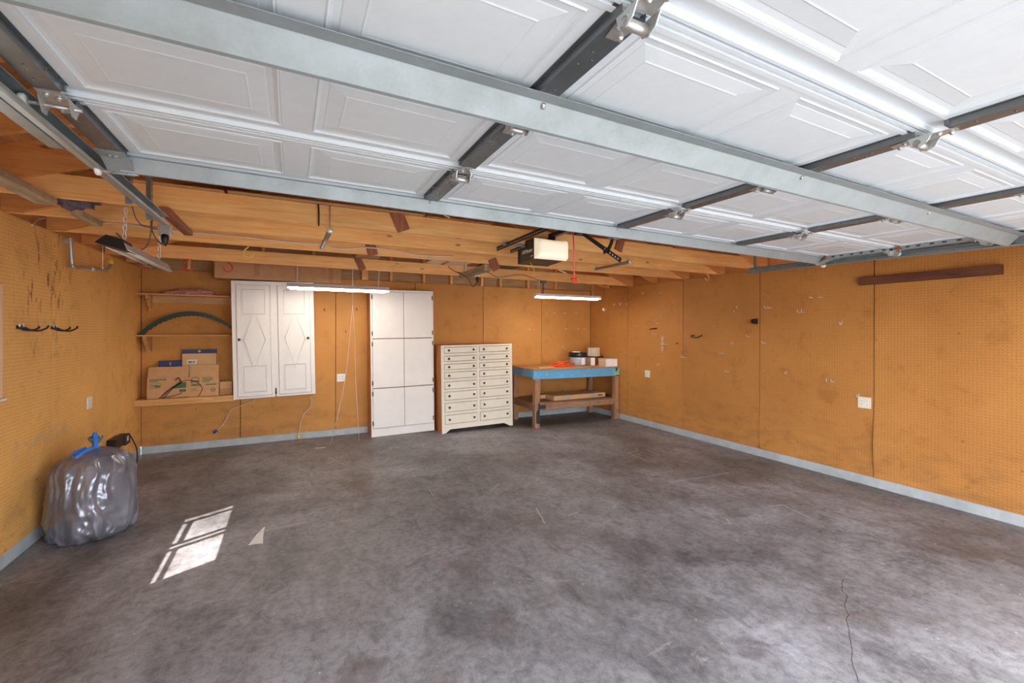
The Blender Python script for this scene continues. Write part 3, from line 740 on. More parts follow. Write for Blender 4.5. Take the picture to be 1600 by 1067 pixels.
slotted((2.20, 3.46, 2.342), (2.20, 3.78, 2.342), 'mounting_angle', op)
m = MB(); m.bar((1.66, 3.50, 2.352), (2.24, 3.50, 2.352), 0.03, 0.006, (0, 1, 0)); m.box(1.90, 1.93, 3.44, 3.47, OZ1 - 0.01, 2.36); m.box(2.16, 2.19, 3.44, 3.47, OZ1 - 0.01, 2.36); m.make('support_strap', 'steel', op)
m = MB(); m.box(2.035, 2.075, 0.05, 3.34, 2.405, 2.440); m.box(2.05, 2.06, 3.26, 3.40, OZ1 - 0.01, 2.41); m.make('rail', 'blackmetal', op)
m = MB(); m.box(2.02, 2.09, 2.80, 2.92, 2.345, 2.402, 0.006); tr_ = m.make('trolley', 'black', op)
A0 = at_x(900, 368, 2.055); A1 = at_x(970, 407, 2.055)
m = MB(); m.bar(Vector((2.055, 2.86, 2.36)), A1, 0.006, 0.030); arm = m.make('door_arm', 'black', op)
dv = (A1 - Vector((2.055, 2.86, 2.36)))
m = MB()
for k in range(6): p = A1 - dv.normalized() * (0.03 + 0.034 * k); m.lathe([(0.007, 0.0), (0.007, -0.0012)], (2.0515, p.y, p.z), 8, 'x')
m.make('punched_hole', 'paper', arm)
J = spline([at_x(943, 394, 2.045), at_x(948, 391, 2.045), at_x(953, 385, 2.045), at_x(958, 370, 2.045), at_x(961, 352, 2.045)], 6)
m = MB()
for p, q in zip(J, J[1:]): m.bar(p, q, 0.006, 0.030, (1, 0, 0) if False else (0, 0.7, 0.7))
m.make('curved_arm', 'black', op)
m = MB(); jb = J[-1]
for dx in (-0.022, 0.018): m.prism([(jb.y - 0.05, 2.238), (jb.y + 0.05, 2.238), (jb.y + 0.018, jb.z - 0.02), (jb.y - 0.018, jb.z - 0.02)], 'x', 2.045 + dx, 2.045 + dx + 0.003)
m.box(2.005, 2.085, jb.y - 0.05, jb.y + 0.05, 2.236, 2.239); m.make('door_bracket', 'steel', op)
ctop = at_y(895, 366, 2.78); cbot = at_y(897, 436, 2.78)
m = MB(); m.tube([(cbot.x, 2.80, 2.35), (cbot.x + 0.001, 2.785, 2.24), cbot], 0.005, 6); cord = m.make('release_cord', 'cordred', op)
m = MB(); m.tube([cbot + Vector((-0.022, 0, 0.002)), cbot + Vector((0.024, 0, -0.012))], 0.010, 8); m.tube([cbot, cbot + Vector((0.004, 0, -0.035))], 0.008, 8); m.tube([cbot + Vector((0.018, 0, 0.012)), cbot + Vector((0.018, 0, -0.012))], 0.009, 8); m.make('handle', 'red', cord)
m = MB(); m.tube(spline([at_y(818, 403, 3.58), at_y(826, 408, 3.55), at_y(833, 417, 3.5), at_y(835, 427, 3.5)]), 0.003, 6); m.make('antenna_wire', 'yellow', op)

# ------------------------------------------------------------------ things under and on the joists
def under_tube(p, q, label, wires):
    t = thing('metal_tube', label, 'tube', tuple((p + q) / 2), 'grey tubes hung under the joists')
    m = MB(); m.tube([p, q], 0.017, 14); m.make('pipe', 'graytube', t)
    for e in (p, q):
        m = MB(); m.lathe([(0.0, 0), (0.022, 0), (0.022, 0.004), (0.0, 0.004)], e + Vector((0, -0.002, 0)), 12, 'y'); m.make('end_plate', 'chain', t)
    for a, c in wires:
        m = MB(); m.tube([a, c], 0.003, 6); m.make('hanging_wire', 'greycable', t)
p, q = at_z(931, 421, 2.326), at_z(985, 409, 2.326)
under_tube(p, q, 'grey metal tube under the joists right of the red release cord', [(p + Vector((0, -0.02, 0)), p + Vector((0, -0.02, 0.05))), (q + Vector((0, 0.05, 0)), q + Vector((0, 0.05, 0.04)))])
p, q = at_z(503, 387, 2.31), at_z(516, 360, 2.31)
under_tube(p, q, 'grey metal tube hung on a wire left of the opener', [(q + Vector((0, 0.03, 0)), Vector((q.x, q.y + 0.03, 2.5))), (p + Vector((0, -0.1, 0)), Vector((p.x, p.y - 0.1, 2.37)))])
m = MB(); P0, P1 = at_y(497, 314, 3.49), at_y(498, 353, 3.49); m.tube([P0, (P0 + P1) / 2 + Vector((0.004, 0, 0)), P1], 0.006, 6)
single(m, 'black_strap', 'black', 'short black strap hanging down the face of the nearest joist', 'strap')
for (pt, pb, w, y, lab) in (((613, 318), (631, 361), 0.10, 3.497, 'reddish board nailed across the nearest joist, left of centre'), ((977, 348), (965, 392), 0.09, 3.497, 'reddish board nailed to the nearest joist behind the opener arm'),
                            ((556, 398), (567, 422), 0.085, 5.896, 'reddish board nailed to the rear joist above the left shop light'), ((580, 388), (583, 399), 0.10, 4.697, 'short reddish board end on the cabled joist left of the rear light'), ((771, 411), (776, 422), 0.10, 4.697, 'short reddish board end on the cabled joist below the opener')):
    a, c = at_y(*pt, y), at_y(*pb, y); a.y = c.y = y - 0.0065
    m = MB(); d = (c - a).normalized(); m.bar(a - d * 0.05, c, w, 0.02, (0, -1, 0), 0.002)
    t = single(m, 'nailed_board', 'brace', lab, 'board', 'reddish boards nailed to the joists', loc=tuple((a + c) / 2))
    n_ = MB(); sx = d.cross(Vector((0, 1, 0)))
    for k in ((0.02, 0.025), (0.035, -0.02), (0.11, 0.022), (0.12, -0.02)):
        if (c - a).length > k[0]: pp = c - d * k[0] + sx * k[1]; n_.lathe([(0.005, 0), (0.004, -0.002)], (pp.x, a.y - 0.0065, pp.z), 6, 'y')
    o = n_.make('nail', 'paper'); o.data.transform(Matrix.Translation(-Vector(t.location))); o.parent = t
# boards lying in the attic on the joists
for i, (x0, x1, y0, y1, h, mat_, lab) in enumerate(((-0.92, -0.40, 3.46, 5.0, 0.010, 'back_sheath', 'thin plank lying on the joists, leftmost edge above the nearest joist'), (-0.38, 0.95, 3.455, 4.85, 0.012, 'back_sheath', 'long thin plank lying on the joists left of the door opener'), (0.98, 1.55, 3.47, 5.0, 0.008, 'deck', 'short brown plank lying on the joists over the reddish board'))):
    m = MB(); m.box(x0, x1, y0, y1, HT + 0.1405, HT + 0.1405 + h, 0.002); single(m, 'attic_plank', mat_, lab, 'plank', 'planks lying on the joists', loc=(x0, y0, HT + 0.14))
for px0, px1, py, y0, y1, lab in ((690, 715, 416, 4.72, 5.93, 'white panel lying on the joists near the ceiling outlet box'), (722, 755, 417, 4.76, 5.93, 'second white panel lying on the joists right of the ceiling outlet box')):
    xa, xb = at_y(px0, py, 5.2).x, at_y(px1, py, 5.2).x
    m = MB(); m.box(xa, xb, y0, y1, HT + 0.1415, HT + 0.16, 0.002); single(m, 'foam_board', 'pale', lab, 'panel', 'white panels lying on the joists', loc=(xa, y0, HT + 0.14))
xa, xb = at_y(566, 400, 5.2).x, at_y(606, 400, 5.2).x
m = MB(); m.box(xa, xb, 4.9, 5.875, HT + 0.1415, HT + 0.40, 0.004); single(m, 'attic_box', 'cardboard', 'cardboard box resting on the joists above the left shop light', 'box', loc=(xa, 4.9, HT + 0.14))
m = MB(); xa, xb = at_y(1120, 380, 5.4).x, at_y(790, 410, 5.2).x
m.box(xb - 0.1, xb + 0.45, 4.76, 5.94, HT + 0.1415, HT + 0.17); m.box(xb - 0.08, xb + 0.43, 4.80, 5.9, HT + 0.17, HT + 0.19)
single(m, 'attic_screen', ['blackmetal'], 'dark slatted screen lying on the joists right of the opener', 'screen')
# weathered boards running front to back under the left joists, and insulation between them
m = MB(); e = at_z(82, 317, HT - 0.03)
m.box(-1.33, -1.235, 1.0, 3.53, HT - 0.045, HT - 0.004, 0.003); single(m, 'weathered_board', 'greyboard', 'weathered grey board running under the rafters along the left wall', 'board')
m = MB(); P0, P1 = at_y(122, 326, 3.9), at_y(130, 345, 4.3)
m.box(-1.27, -1.21, 3.80, 4.14, HT - 0.04, HT - 0.002, 0.003); single(m, 'weathered_board', 'greyboard', 'short weathered board crossing the white cable near the left wall', 'board')
m = MB(); ic = at_z(109, 318, HT + 0.01)
def blob(c, sx, sy, sz, seed, n=26):
    def f(s_, t_):
        th, ph = 2 * PI * s_, PI * t_; v = Vector((math.sin(ph) * math.cos(th), math.sin(ph) * math.sin(th), math.cos(ph)))
        r = 1 + 0.55 * noise.noise(v * 2.2 + Vector((seed, 0, 0))) + 0.25 * noise.noise(v * 6 + Vector((0, seed, 0))); return c + Vector((v.x * sx * r, v.y * sy * r, v.z * sz * r))
    m_ = MB(); m_.grid(f, n * 2, n); return m_
m = blob(ic + Vector((0, 0.05, 0.03)), 0.10, 0.10, 0.045, 3); single(m, 'insulation_batt', 'darkinsul', 'scrap of pink insulation sagging below the left joists', 'insulation', smooth=True)
# brown boards with outlet boxes
def outlet_board(x0, x1, y0, y1, z0, z1, lab, boxc, mat_):
    t = thing('outlet_board', lab, 'board', ((x0 + x1) / 2, y1, z0), 'boards carrying ceiling outlets')
    m = MB(); m.box(x0, x1, y0, y1, z0, z1, 0.003); m.make('board', mat_, t)
    m = MB(); c = Vector(boxc); m.box(c.x - 0.035, c.x + 0.035, c.y - 0.03, c.y + 0.03, c.z - 0.035, c.z + 0.035, 0.004); ob = m.make('outlet_box', 'steel', t)
    m = MB(); m.lathe([(0.018, 0), (0.022, -0.03), (0.016, -0.06), (0.006, -0.075)], (c.x + 0.004, c.y - 0.02, c.z - 0.030), 12); m.make('plug', 'black', ob)
    return t, c
c1 = at_y(258, 360, 3.62)
t1, c1 = outlet_board(c1.x + 0.0, c1.x + 0.055, 3.46, 4.2, HT - 0.042, HT - 0.001, 'brown board under the joists at the end of the left track', (c1.x, 3.62, c1.z), 'brace')
m = MB(); m.tube(spline([c1 + Vector((0.004, -0.02, -0.1)), at_y(248, 378, 3.75), at_y(240, 366, 3.75), at_y(236, 350, 3.8), at_y(238, 343, 3.9), at_y(236, 362, 3.95), at_y(231, 382, 3.95), at_y(218, 392, 3.85), at_y(206, 389, 3.75), at_y(192, 374, 3.7), at_y(182, 364, 3.72)], 6), 0.0045, 6)
pc = m.make('power_cord', 'greycable', t1)
m = MB(); m.tube(spline([at_y(207, 323, 3.5), at_y(212, 340, 3.55), at_y(222, 352, 3.6), at_y(236, 356, 3.65), c1 + Vector((-0.03, 0, 0.0))], 6), 0.004, 6); m.make('feed_cable', 'greycable', t1)
pb_ = at_z(690, 430, 2.30)
c2 = at_y(703, 423, 5.0)
t2, c2 = outlet_board(2.02, 2.11, 4.745, 5.60, HT - 0.075, HT - 0.001, 'brown board under the rear joists with an outlet box left of the opener', (2.065 + 0.06, 5.25, HT - 0.06), 'greyboard')
m = MB(); m.tube(spline([c2 + Vector((0.004, -0.02, -0.1)), c2 + Vector((-0.06, -0.02, -0.16)), c2 + Vector((-0.13, -0.02, -0.05)), c2 + Vector((-0.3, 0.1, 0.06)), c2 + Vector((-0.34, 0.1, 0.1))], 6), 0.004, 6); m.make('power_cord', 'black', t2)
m = MB(); bb = at_y(727, 408, 4.719); bb.z = HT - 0.0505
m.lathe([(0.013, 0.05), (0.013, 0.02), (0.022, 0.0), (0.03, -0.025), (0.022, -0.05), (0.0, -0.058)], bb, 18); single(m, 'light_bulb', 'bulb', 'bare light bulb under the cabled joist right of the outlet box', 'light bulb')
# cables
m = MB(); pts = [at_x(50, 352, XL + 0.012)] + [at_y(*q, 4.674) for q in ((62, 342), (95, 340), (135, 346), (190, 350), (235, 356), (280, 362), (330, 366), (365, 369), (412, 374), (450, 378), (500, 382), (530, 389), (575, 387), (620, 392), (655, 399), (708, 401))]
m.tube(spline(pts, 5), 0.006, 6); single(m, 'house_cable', 'romex', 'white electrical cable stapled along a ceiling joist from the left wall', 'cable')
m = MB(); pts = [at_y(*q, 5.89) for q in ((712, 425), (735, 427), (760, 425), (778, 433), (805, 430), (820, 430), (840, 437), (850, 439))]
m.tube(spline(pts, 5), 0.005, 6); single(m, 'house_cable', 'greycable', 'grey electrical cable running along the rear joist toward the right light', 'cable')

# ------------------------------------------------------------------ shop lights
def shop_light(x0, x1, y, z, label, chains, lit=True, slim=False):
    t = thing('shop_light', label, 'shop light', ((x0 + x1) / 2, y, z), 'lit shop lights at the back')
    m = MB(); w = 0.10 if not slim else 0.055; h = 0.062 if not slim else 0.05
    m.prism([(y - w, z - h + 0.012), (y - w, z - h + 0.008), (y - 0.035, z - 0.012), (y + 0.035, z - 0.012), (y + w, z - h + 0.008), (y + w, z - h + 0.012), (y + 0.04, z), (y - 0.04, z)], 'x', x0, x1); m.make('reflector', 'whiteplastic', t)
    for xx in (x0, x1 - 0.012):
        m = MB(); m.prism([(y - 0.045, z - 0.006), (y - 0.09 if not slim else y - 0.05, z - h - 0.004), (y + 0.09 if not slim else y + 0.05, z - h - 0.004), (y + 0.045, z - 0.006)], 'x', xx, xx + 0.012); m.make('end_cap', 'whiteplastic', t)
    for dy in ((-0.045, 0.045) if not slim else (-0.02, 0.03)):
        m = MB(); m.tube([(x0 + 0.035, y + dy, z - h + 0.002), (x1 - 0.05, y + dy, z - h + 0.002)], 0.014 if not slim else 0.017, 12); m.make('tube', 'tubeglow', t)
    for xc in chains:
        m = MB(); m.chain((xc, y, z), (xc, 5.925, HT - 0.001), 0.03, 0.008); m.make('hanging_chain', 'chain', t)
    return t
shop_light(-0.05, 1.165, 5.99, 2.157, 'lit white shop light in front of the wall cabinet and tall cabinet', (0.07, 1.03))
t = shop_light(3.36, 4.61, 5.92, 2.160, 'lit white tube light over the workbench corner', (3.45, 4.48), slim=True)
m = MB(); m.lathe([(0.0, 0.0), (0.05, 0.0), (0.055, -0.03), (0.0, -0.034)], (3.52, 5.92, HT - 0.0005), 16); m.box(3.51, 3.53, 5.91, 5.93, 2.16, HT - 0.03); m.make('ceiling_plug', 'greycable', t)
# unlit light along the left wall
L0, L1 = at_z(178, 371, 2.14), at_z(254, 411, 2.14)
t = thing('shop_light', 'unlit grey shop light hung on chains beneath the left joists, tilted lengthwise', 'shop light', ((L0 + L1) / 2))
ax = (L1 - L0).normalized(); sx = ax.cross(Vector((0, 0, 1))).normalized(); up = sx.cross(ax); til = math.radians(-14)
sx2 = sx * math.cos(til) + up * math.sin(til); up2 = up * math.cos(til) - sx * math.sin(til)
def LP(a, b_, c): return L0 + ax * a + sx2 * b_ + up2 * c
LL = (L1 - L0).length
def sweep(m, prof, a0, a1):
    A = [m.bm.verts.new(LP(a0, *q)) for q in prof]; B_ = [m.bm.verts.new(LP(a1, *q)) for q in prof]; n = len(prof)
    for i in range(n): m.bm.faces.new((A[i], A[(i + 1) % n], B_[(i + 1) % n], B_[i]))
    m.bm.faces.new(A[::-1]); m.bm.faces.new(B_)
m = MB(); sweep(m, [(-0.08, -0.055), (-0.08, -0.05), (-0.04, 0.0), (0.04, 0.0), (0.08, -0.05), (0.08, -0.055), (0.035, -0.012), (-0.035, -0.012)], 0, LL); m.make('reflector', 'reflector', t)
m = MB(); sweep(m, [(-0.036, -0.013), (0.036, -0.013), (0.03, -0.05), (-0.03, -0.05)], 0.02, LL - 0.02); m.make('ballast_cover', 'beige', t)
m = MB(); sweep(m, [(-0.078, -0.056), (-0.04, 0.004), (0.04, 0.004), (0.078, -0.056), (0.05, -0.058), (-0.05, -0.058)], -0.004, 0.17); m.make('end_cover', 'blackmetal', t); m = MB(); sweep(m, [(-0.09, -0.056), (-0.03, -0.02), (-0.03, -0.056)], LL - 0.2, LL + 0.002); m.make('end_cover', 'blackmetal', t)
for dy in (-0.055, 0.055):
    m = MB(); m.tube([LP(0.12, dy, -0.05), LP(LL - 0.03, dy, -0.05)], 0.013, 10); m.make('tube', 'dulltube', t)
for a in (0.18, LL - 0.12):
    p = LP(a, 0, 0.0); m = MB(); m.chain(p, (p.x + 0.01, p.y, HT + 0.0), 0.034, 0.010, 0.0028); m.make('hanging_chain', 'chain', t)
m = MB(); p = LP(0.10, -0.07, -0.05); m.tube([p, p + Vector((0, 0, -0.14))], 0.0012, 5); m.lathe([(0.0, 0), (0.005, -0.004), (0.0, -0.012)], p + Vector((0, 0, -0.14)), 8); m.make('pull_cord', 'string', t)

# ------------------------------------------------------------------ strings and chain hanging from the ceiling
t = thing('pull_string', 'long white pull string tied to the rear joist beside the tall cabinet', 'string', at_y(551, 420, 5.87), 'hanging strings')
m = MB(); a = at_y(551, 419, 5.885); k = at_y(551, 478, 5.885); m.tube([Vector((a.x, a.y, HT + 0.03)), a, k], 0.0035, 6); m.make('upper_string', 'string', t)
m = MB(); m.tube(spline([k, at_y(547, 520, 5.86), at_y(541, 580, 5.87), at_y(532, 630, 5.9), at_y(523, 668, 6.0), at_z(516, 694, 0.006), at_z(506, 699, 0.004), at_z(492, 700, 0.004)], 6), 0.0028, 6); m.make('loose_strand', 'string', t)
m = MB(); m.tube(spline([k, at_y(554, 530, 5.86), at_y(556, 600, 5.87), at_y(559, 650, 5.9), at_z(561, 688, 0.004)], 6), 0.0028, 6); m.make('second_strand', 'string', t)
m = MB(); m.lathe([(0.0, 0.012), (0.008, 0.0), (0.0, -0.014)], k, 8); m.make('knot', 'string', t)
t = thing('pull_chain', 'thin pull chain with a small metal fob near the back right corner', 'chain', at_y(944, 440, 5.87))
a = at_y(944, 482, 5.87); m = MB(); m.tube([(a.x, a.y, HT + 0.01), a], 0.0035, 6); m.make('cord', 'greycable', t)
m = MB(); m.tube([a + Vector((0.022 * math.cos(q), 0, 0.022 * math.sin(q) - 0.02)) for q in [2 * PI * i / 12 for i in range(12)]], 0.006, 6, True); m.tube([a + Vector((-0.014, -0.004, -0.035)), a + Vector((0.012, -0.004, -0.006))], 0.006, 6); m.make('fob', 'chain', t)

# ------------------------------------------------------------------ vinyl screw hooks in the joists
def screw_hook(base, col, label, s_=1.0, turn=0.0, flip=1):
    pts = [Vector((0, 0, 0)), Vector((0, 0, -0.012)), Vector((-0.022, 0, -0.032)), Vector((-0.036, 0, -0.062)), Vector((-0.026, 0, -0.094)), Vector((0.004, 0, -0.106)), Vector((0.034, 0, -0.092)), Vector((0.044, 0, -0.066))]
    m = MB(); rz = Matrix.Rotation(turn, 3, 'Z'); m.tube([Vector(base) + rz @ (Vector((p.x * flip, p.y, p.z)) * s_) for p in spline(pts, 5)], 0.006 * s_, 8)
    t = single(m, 'screw_hook', col, label, 'hook', 'coloured screw hooks in the joists', loc=base)
    return t
h = at_y(388, 382, 5.88); screw_hook((h.x, 5.915, HT), 'yellow', 'bright yellow screw hook under the rear joist near the cardboard', 1.35) if False else None
b0 = at_y(388, 384, 4.715); screw_hook((b0.x, 4.715, HT), 'yellow', 'bright yellow screw hook under the cabled joist above the wall cabinet', 1.0)
b0 = at_y(293, 407, 5.915); screw_hook((b0.x, 5.915, HT), 'red', 'red screw hook in the rear joist above the top shelf', 1.15)
b0 = at_y(228, 405, 5.915); screw_hook((b0.x, 5.915, HT), 'red', 'red screw hook behind the far end of the unlit light', 1.15)
b0 = at_y(357, 410, 5.915); screw_hook((b0.x, 5.915, HT), 'red', 'red screw hook in front of the big cardboard box', 1.1, 0, -1)
b0 = at_y(1105, 431, 4.115); screw_hook((b0.x, 4.115, HT), 'palehook', 'pale yellow screw hook under the joists at the right wall', 0.9, 0, -1)
# ------------------------------------------------------------------ tall white cabinet
def leaning(name, label, cat, x, y, ang): return thing(name, label, cat, (x, y, 0), rot=(0, ang, 0))
X0, X1, Y0, Y1, ZT = 1.068, 2.022, 6.735, 7.06, 2.168
t = leaning('storage_cabinet', 'tall white six-door storage cabinet standing against the back wall', 'cabinet', X1, Y0, 0.0)
t.location = (X0, Y0, 0); t.rotation_euler = (0, -0.0125, 0)
m = MB(); m.box(X0, X0 + 0.02, Y0 + 0.02, Y1, 0, ZT); m.make('side_panel', 'cabside', t)
m = MB(); m.box(X1 - 0.02, X1, Y0 + 0.02, Y1, 0.0, ZT); m.make('side_panel', 'white_cab', t)
m = MB(); m.box(X0, X1, Y0 + 0.02, Y1, ZT, ZT + 0.018); m.box(X0 + 0.02, X1 - 0.02, Y1 - 0.01, Y1, 0.05, ZT); m.make('carcass', 'cabside', t)
m = MB(); m.box(X0, X0 + 0.024, Y0 + 0.002, Y0 + 0.02, 0, ZT); m.box(X1 - 0.022, X1, Y0 + 0.002, Y0 + 0.02, 0, ZT); m.box(X0 + 0.024, X1 - 0.022, Y0 + 0.002, Y0 + 0.02, 0, 0.12); m.box(X0 + 0.024, X1 - 0.022, Y0 + 0.002, Y0 + 0.02, ZT - 0.012, ZT); m.box(X0, X1, Y0 + 0.002, Y0 + 0.0195, ZT, ZT + 0.018); m.make('face_frame', 'white_cab', t)
xm = (X0 + X1) / 2 + 0.01
rows = [(0.128, 0.715), (0.725, 1.452), (1.462, ZT - 0.016)]
for r, (za, zb) in enumerate(rows):
    for s_, (xa, xb) in enumerate(((X0 + 0.027, xm - 0.003), (xm + 0.003, X1 - 0.024))):
        m = MB(); m.box(xa, xb, Y0 - 0.016, Y0 + 0.0015, za, zb, 0.003); d = m.make('door', 'white_cab', t)
        for zz in (za + 0.075, zb - 0.075):
            m = MB(); hx = xa - 0.004 if s_ == 0 else xb + 0.004
            m.box(hx - 0.007, hx + 0.007, Y0 - 0.019, Y0 + 0.001, zz - 0.03, zz + 0.03); m.tube([(hx, Y0 - 0.018, zz - 0.034), (hx, Y0 - 0.018, zz + 0.034)], 0.005, 8); m.make('hinge', 'black', d)

# ------------------------------------------------------------------ chest of sixteen drawers
X0, X1, Y0, Y1, ZT = 2.072, 3.282, 6.49, 7.03, 1.352
t = thing('drawer_chest', 'cream chest of sixteen drawers with dark round knobs beside the tall cabinet', 'chest of drawers', (X0, Y0, 0), rot=(0, -0.016, 0))
m = MB(); m.box(X0, X0 + 0.02, Y0 + 0.018, Y1, 0, ZT - 0.02); m.make('side_panel', 'cabside', t)
m = MB(); m.box(X1 - 0.02, X1, Y0 + 0.018, Y1, 0, ZT - 0.02); m.make('side_panel', 'cabside', t)
m = MB(); m.box(X0 - 0.004, X1 + 0.004, Y0 + 0.012, Y1, ZT - 0.02, ZT, 0.002); m.make('top_board', 'cabside', t)
m = MB(); m.box(X0 + 0.02, X1 - 0.02, Y1 - 0.008, Y1, 0.1, ZT - 0.02); m.make('back_panel', 'cabside', t)
zc = [(1.226, 1.326), (1.100, 1.192), (0.972, 1.066), (0.832, 0.940), (0.672, 0.796), (0.504, 0.640), (0.320, 0.468), (0.134, 0.282)]
xc = [(X0 + 0.045, (X0 + X1) / 2 - 0.022), ((X0 + X1) / 2 + 0.022, X1 - 0.045)]
m = MB(); fy0, fy1 = Y0, Y0 + 0.018
m.box(X0, xc[0][0], fy0, fy1, 0, ZT); m.box(xc[1][1], X1, fy0, fy1, 0, ZT); m.box(xc[0][1], xc[1][0], fy0, fy1, 0.055, ZT)
zs = [ZT] + [z for p in zc for z in (p[1], p[0])] + [0.055]
for za, zb in zip(zs[0::2], zs[1::2]):
    m.box(xc[0][0], xc[0][1], fy0, fy1, zb, za); m.box(xc[1][0], xc[1][1], fy0, fy1, zb, za)
m.prism([(X0 + 0.0455, 0.0548), (X0 + 0.13, 0.0548), (X0 + 0.055, 0.0), (X0 + 0.0455, 0.0)], 'y', fy0, fy1); m.prism([(X1 - 0.0455, 0.0548), (X1 - 0.16, 0.0548), (X1 - 0.055, 0.0), (X1 - 0.0455, 0.0)], 'y', fy0, fy1)
m.make('face_frame', 'cream', t)
for xa, xb in xc:
    for za, zb in zc:
        g = 0.0055; m = MB(); m.box(xa + g, xb - g, Y0 - 0.006, Y0 + 0.30, za + g, zb - g, 0.003); d = m.make('drawer', 'cream', t)
        for kx in (xa + 0.070, xb - 0.062):
            m = MB(); m.lathe([(0.006, 0.0), (0.007, -0.010), (0.017, -0.016), (0.018, -0.022), (0.011, -0.027), (0.0, -0.028)], (kx, Y0 - 0.006, (za + zb) / 2), 16, 'y'); m.make('knob', 'slot', d)
        m = MB(); m.box(xa + g + 0.014, xb - g - 0.014, Y0 - 0.0068, Y0 - 0.0059, za + 0.010, za + 0.012); m.box(xa + g + 0.014, xb - g - 0.014, Y0 - 0.0068, Y0 - 0.0059, zb - 0.012, zb - 0.010); m.make('moulding', 'shadow_line', d)  # thin grey strips: the moulding's shadow lines painted on the drawer front

# ------------------------------------------------------------------ wall cabinet with diamond mouldings
X0, X1, Y0, Y1, Z0, Z1 = -0.668, 0.310, 6.76, 7.068, 0.672, 2.228
t = thing('wall_cabinet', 'white two-door wall cabinet with diamond mouldings beside the shelves', 'cabinet', (X0, Y0, Z0), rot=(0, -0.021, 0))
m = MB(); m.box(X0, X0 + 0.018, Y0 + 0.0185, Y1, Z0 + 0.01, Z1); m.box(X1 - 0.018, X1, Y0 + 0.0185, Y1, Z0 + 0.01, Z1); m.box(X0 + 0.018, X1 - 0.018, Y0 + 0.0185, Y1, Z1 - 0.018, Z1); m.box(X0 + 0.018, X1 - 0.018, Y0 + 0.0185, Y1, Z0 + 0.012, Z0 + 0.03); m.box(X0 + 0.018, X1 - 0.018, Y1 - 0.01, Y1, Z0 + 0.03, Z1 - 0.018); m.make('carcass', 'white_cab', t)
m = MB(); m.box(X0, X0 + 0.05, Y0, Y0 + 0.018, Z0, Z1); m.box(X1 - 0.05, X1, Y0, Y0 + 0.018, Z0, Z1); m.box(X0 + 0.445, X0 + 0.53, Y0, Y0 + 0.018, Z0 + 0.12, Z1)
m.box(X0 + 0.445, X0 + 0.478, Y0, Y0 + 0.018, Z0, Z0 + 0.12); m.box(X0 + 0.5, X0 + 0.53, Y0, Y0 + 0.018, Z0, Z0 + 0.12); m.box(X0 + 0.05, X0 + 0.445, Y0, Y0 + 0.018, Z1 - 0.05, Z1); m.box(X0 + 0.53, X1 - 0.05, Y0, Y0 + 0.018, Z1 - 0.05, Z1); m.box(X0 + 0.05, X0 + 0.445, Y0, Y0 + 0.018, Z0, Z0 + 0.03); m.box(X0 + 0.53, X1 - 0.05, Y0, Y0 + 0.018, Z0, Z0 + 0.03)
m.make('face_frame', 'pale', t)
for k, (xa, xb) in enumerate(((X0 + 0.053, X0 + 0.442), (X0 + 0.533, X1 - 0.053))):
    za, zb = Z0 + 0.034, Z1 - 0.053
    m = MB(); m.box(xa, xb, Y0 - 0.014, Y0 - 0.0005, za, zb, 0.003); d = m.make('door', 'pale', t)
    m = MB(); xc_, y_ = (xa + xb) / 2 + 0.005, Y0 - 0.015
    def frame(pts):
        L = [Vector((p[0], y_, p[1])) for p in pts]
        cen = sum(L, Vector()) / len(L)
        for i in range(len(L)):
            m.mi = 0; m.bar(L[i], L[(i + 1) % len(L)], 0.013, 0.012, (0, 1, 0))
            m.mi = 1; q = [p + (cen - p).normalized() * 0.0105 + Vector((0, 0.0002, 0)) for p in (L[i], L[(i + 1) % len(L)])]; m.bar(q[0], q[1], 0.006, 0.0016, (0, 1, 0)); m.mi = 0  # second material: grey strip painting the shadow line inside each moulding
    w = 0.135
    frame([(xc_ - w, zb - 0.05), (xc_ + w, zb - 0.05), (xc_ + w, zb - 0.395), (xc_ - w, zb - 0.395)])
    frame([(xc_ - w, za + 0.045), (xc_ + w, za + 0.045), (xc_ + w, za + 0.40), (xc_ - w, za + 0.40)])
    zm = (za + zb) / 2 + 0.01; frame([(xc_, zm + 0.40), (xc_ + w, zm), (xc_, zm - 0.40), (xc_ - w, zm)])
    m.make('moulding', ['pale', 'shadow_line'], d)
    kx = xa + 0.028 if k == 0 else xb - 0.028
    m = MB(); m.lathe([(0.006, 0.0), (0.007, -0.012), (0.016, -0.018), (0.017, -0.024), (0.010, -0.028), (0.0, -0.029)], (kx, Y0 - 0.014, zm + 0.005), 16, 'y'); m.make('knob', 'black', d)
def wall_cord(pts, plug, mat_, label):
    t = thing('electric_lead', label, 'cord', pts[0], 'loose cords under the wall cabinet')
    m = MB(); m.tube(spline(pts, 6), 0.005, 6); m.make('cable', 'romex', t)
    e = Vector(pts[-1]); d = (e - Vector(pts[-2])).normalized(); m = MB(); m.tube([e - d * 0.01, e + d * 0.03, e + d * 0.04], [0.018, 0.02, 0.013], 10); m.make('plug', mat_, t)
wall_cord([at_y(398, 624, 7.0), at_y(392, 628, 7.03), at_y(375, 634, 7.05), at_y(360, 641, 7.06), at_y(354, 654, 7.06), at_y(346, 666, 7.06), at_y(338, 673, 7.06)], 'x', 'blueplug', 'white cord with a blue plug dangling below the wall cabinet')
wall_cord([at_y(486, 618, 7.0), at_y(487, 628, 7.02), at_y(485, 636, 7.04), at_y(475, 647, 7.05), at_y(470, 660, 7.05), at_y(468, 674, 7.05), at_y(467, 681, 7.05)], 'x', 'yellow', 'white cord with a yellow plug dangling below the wall cabinet')

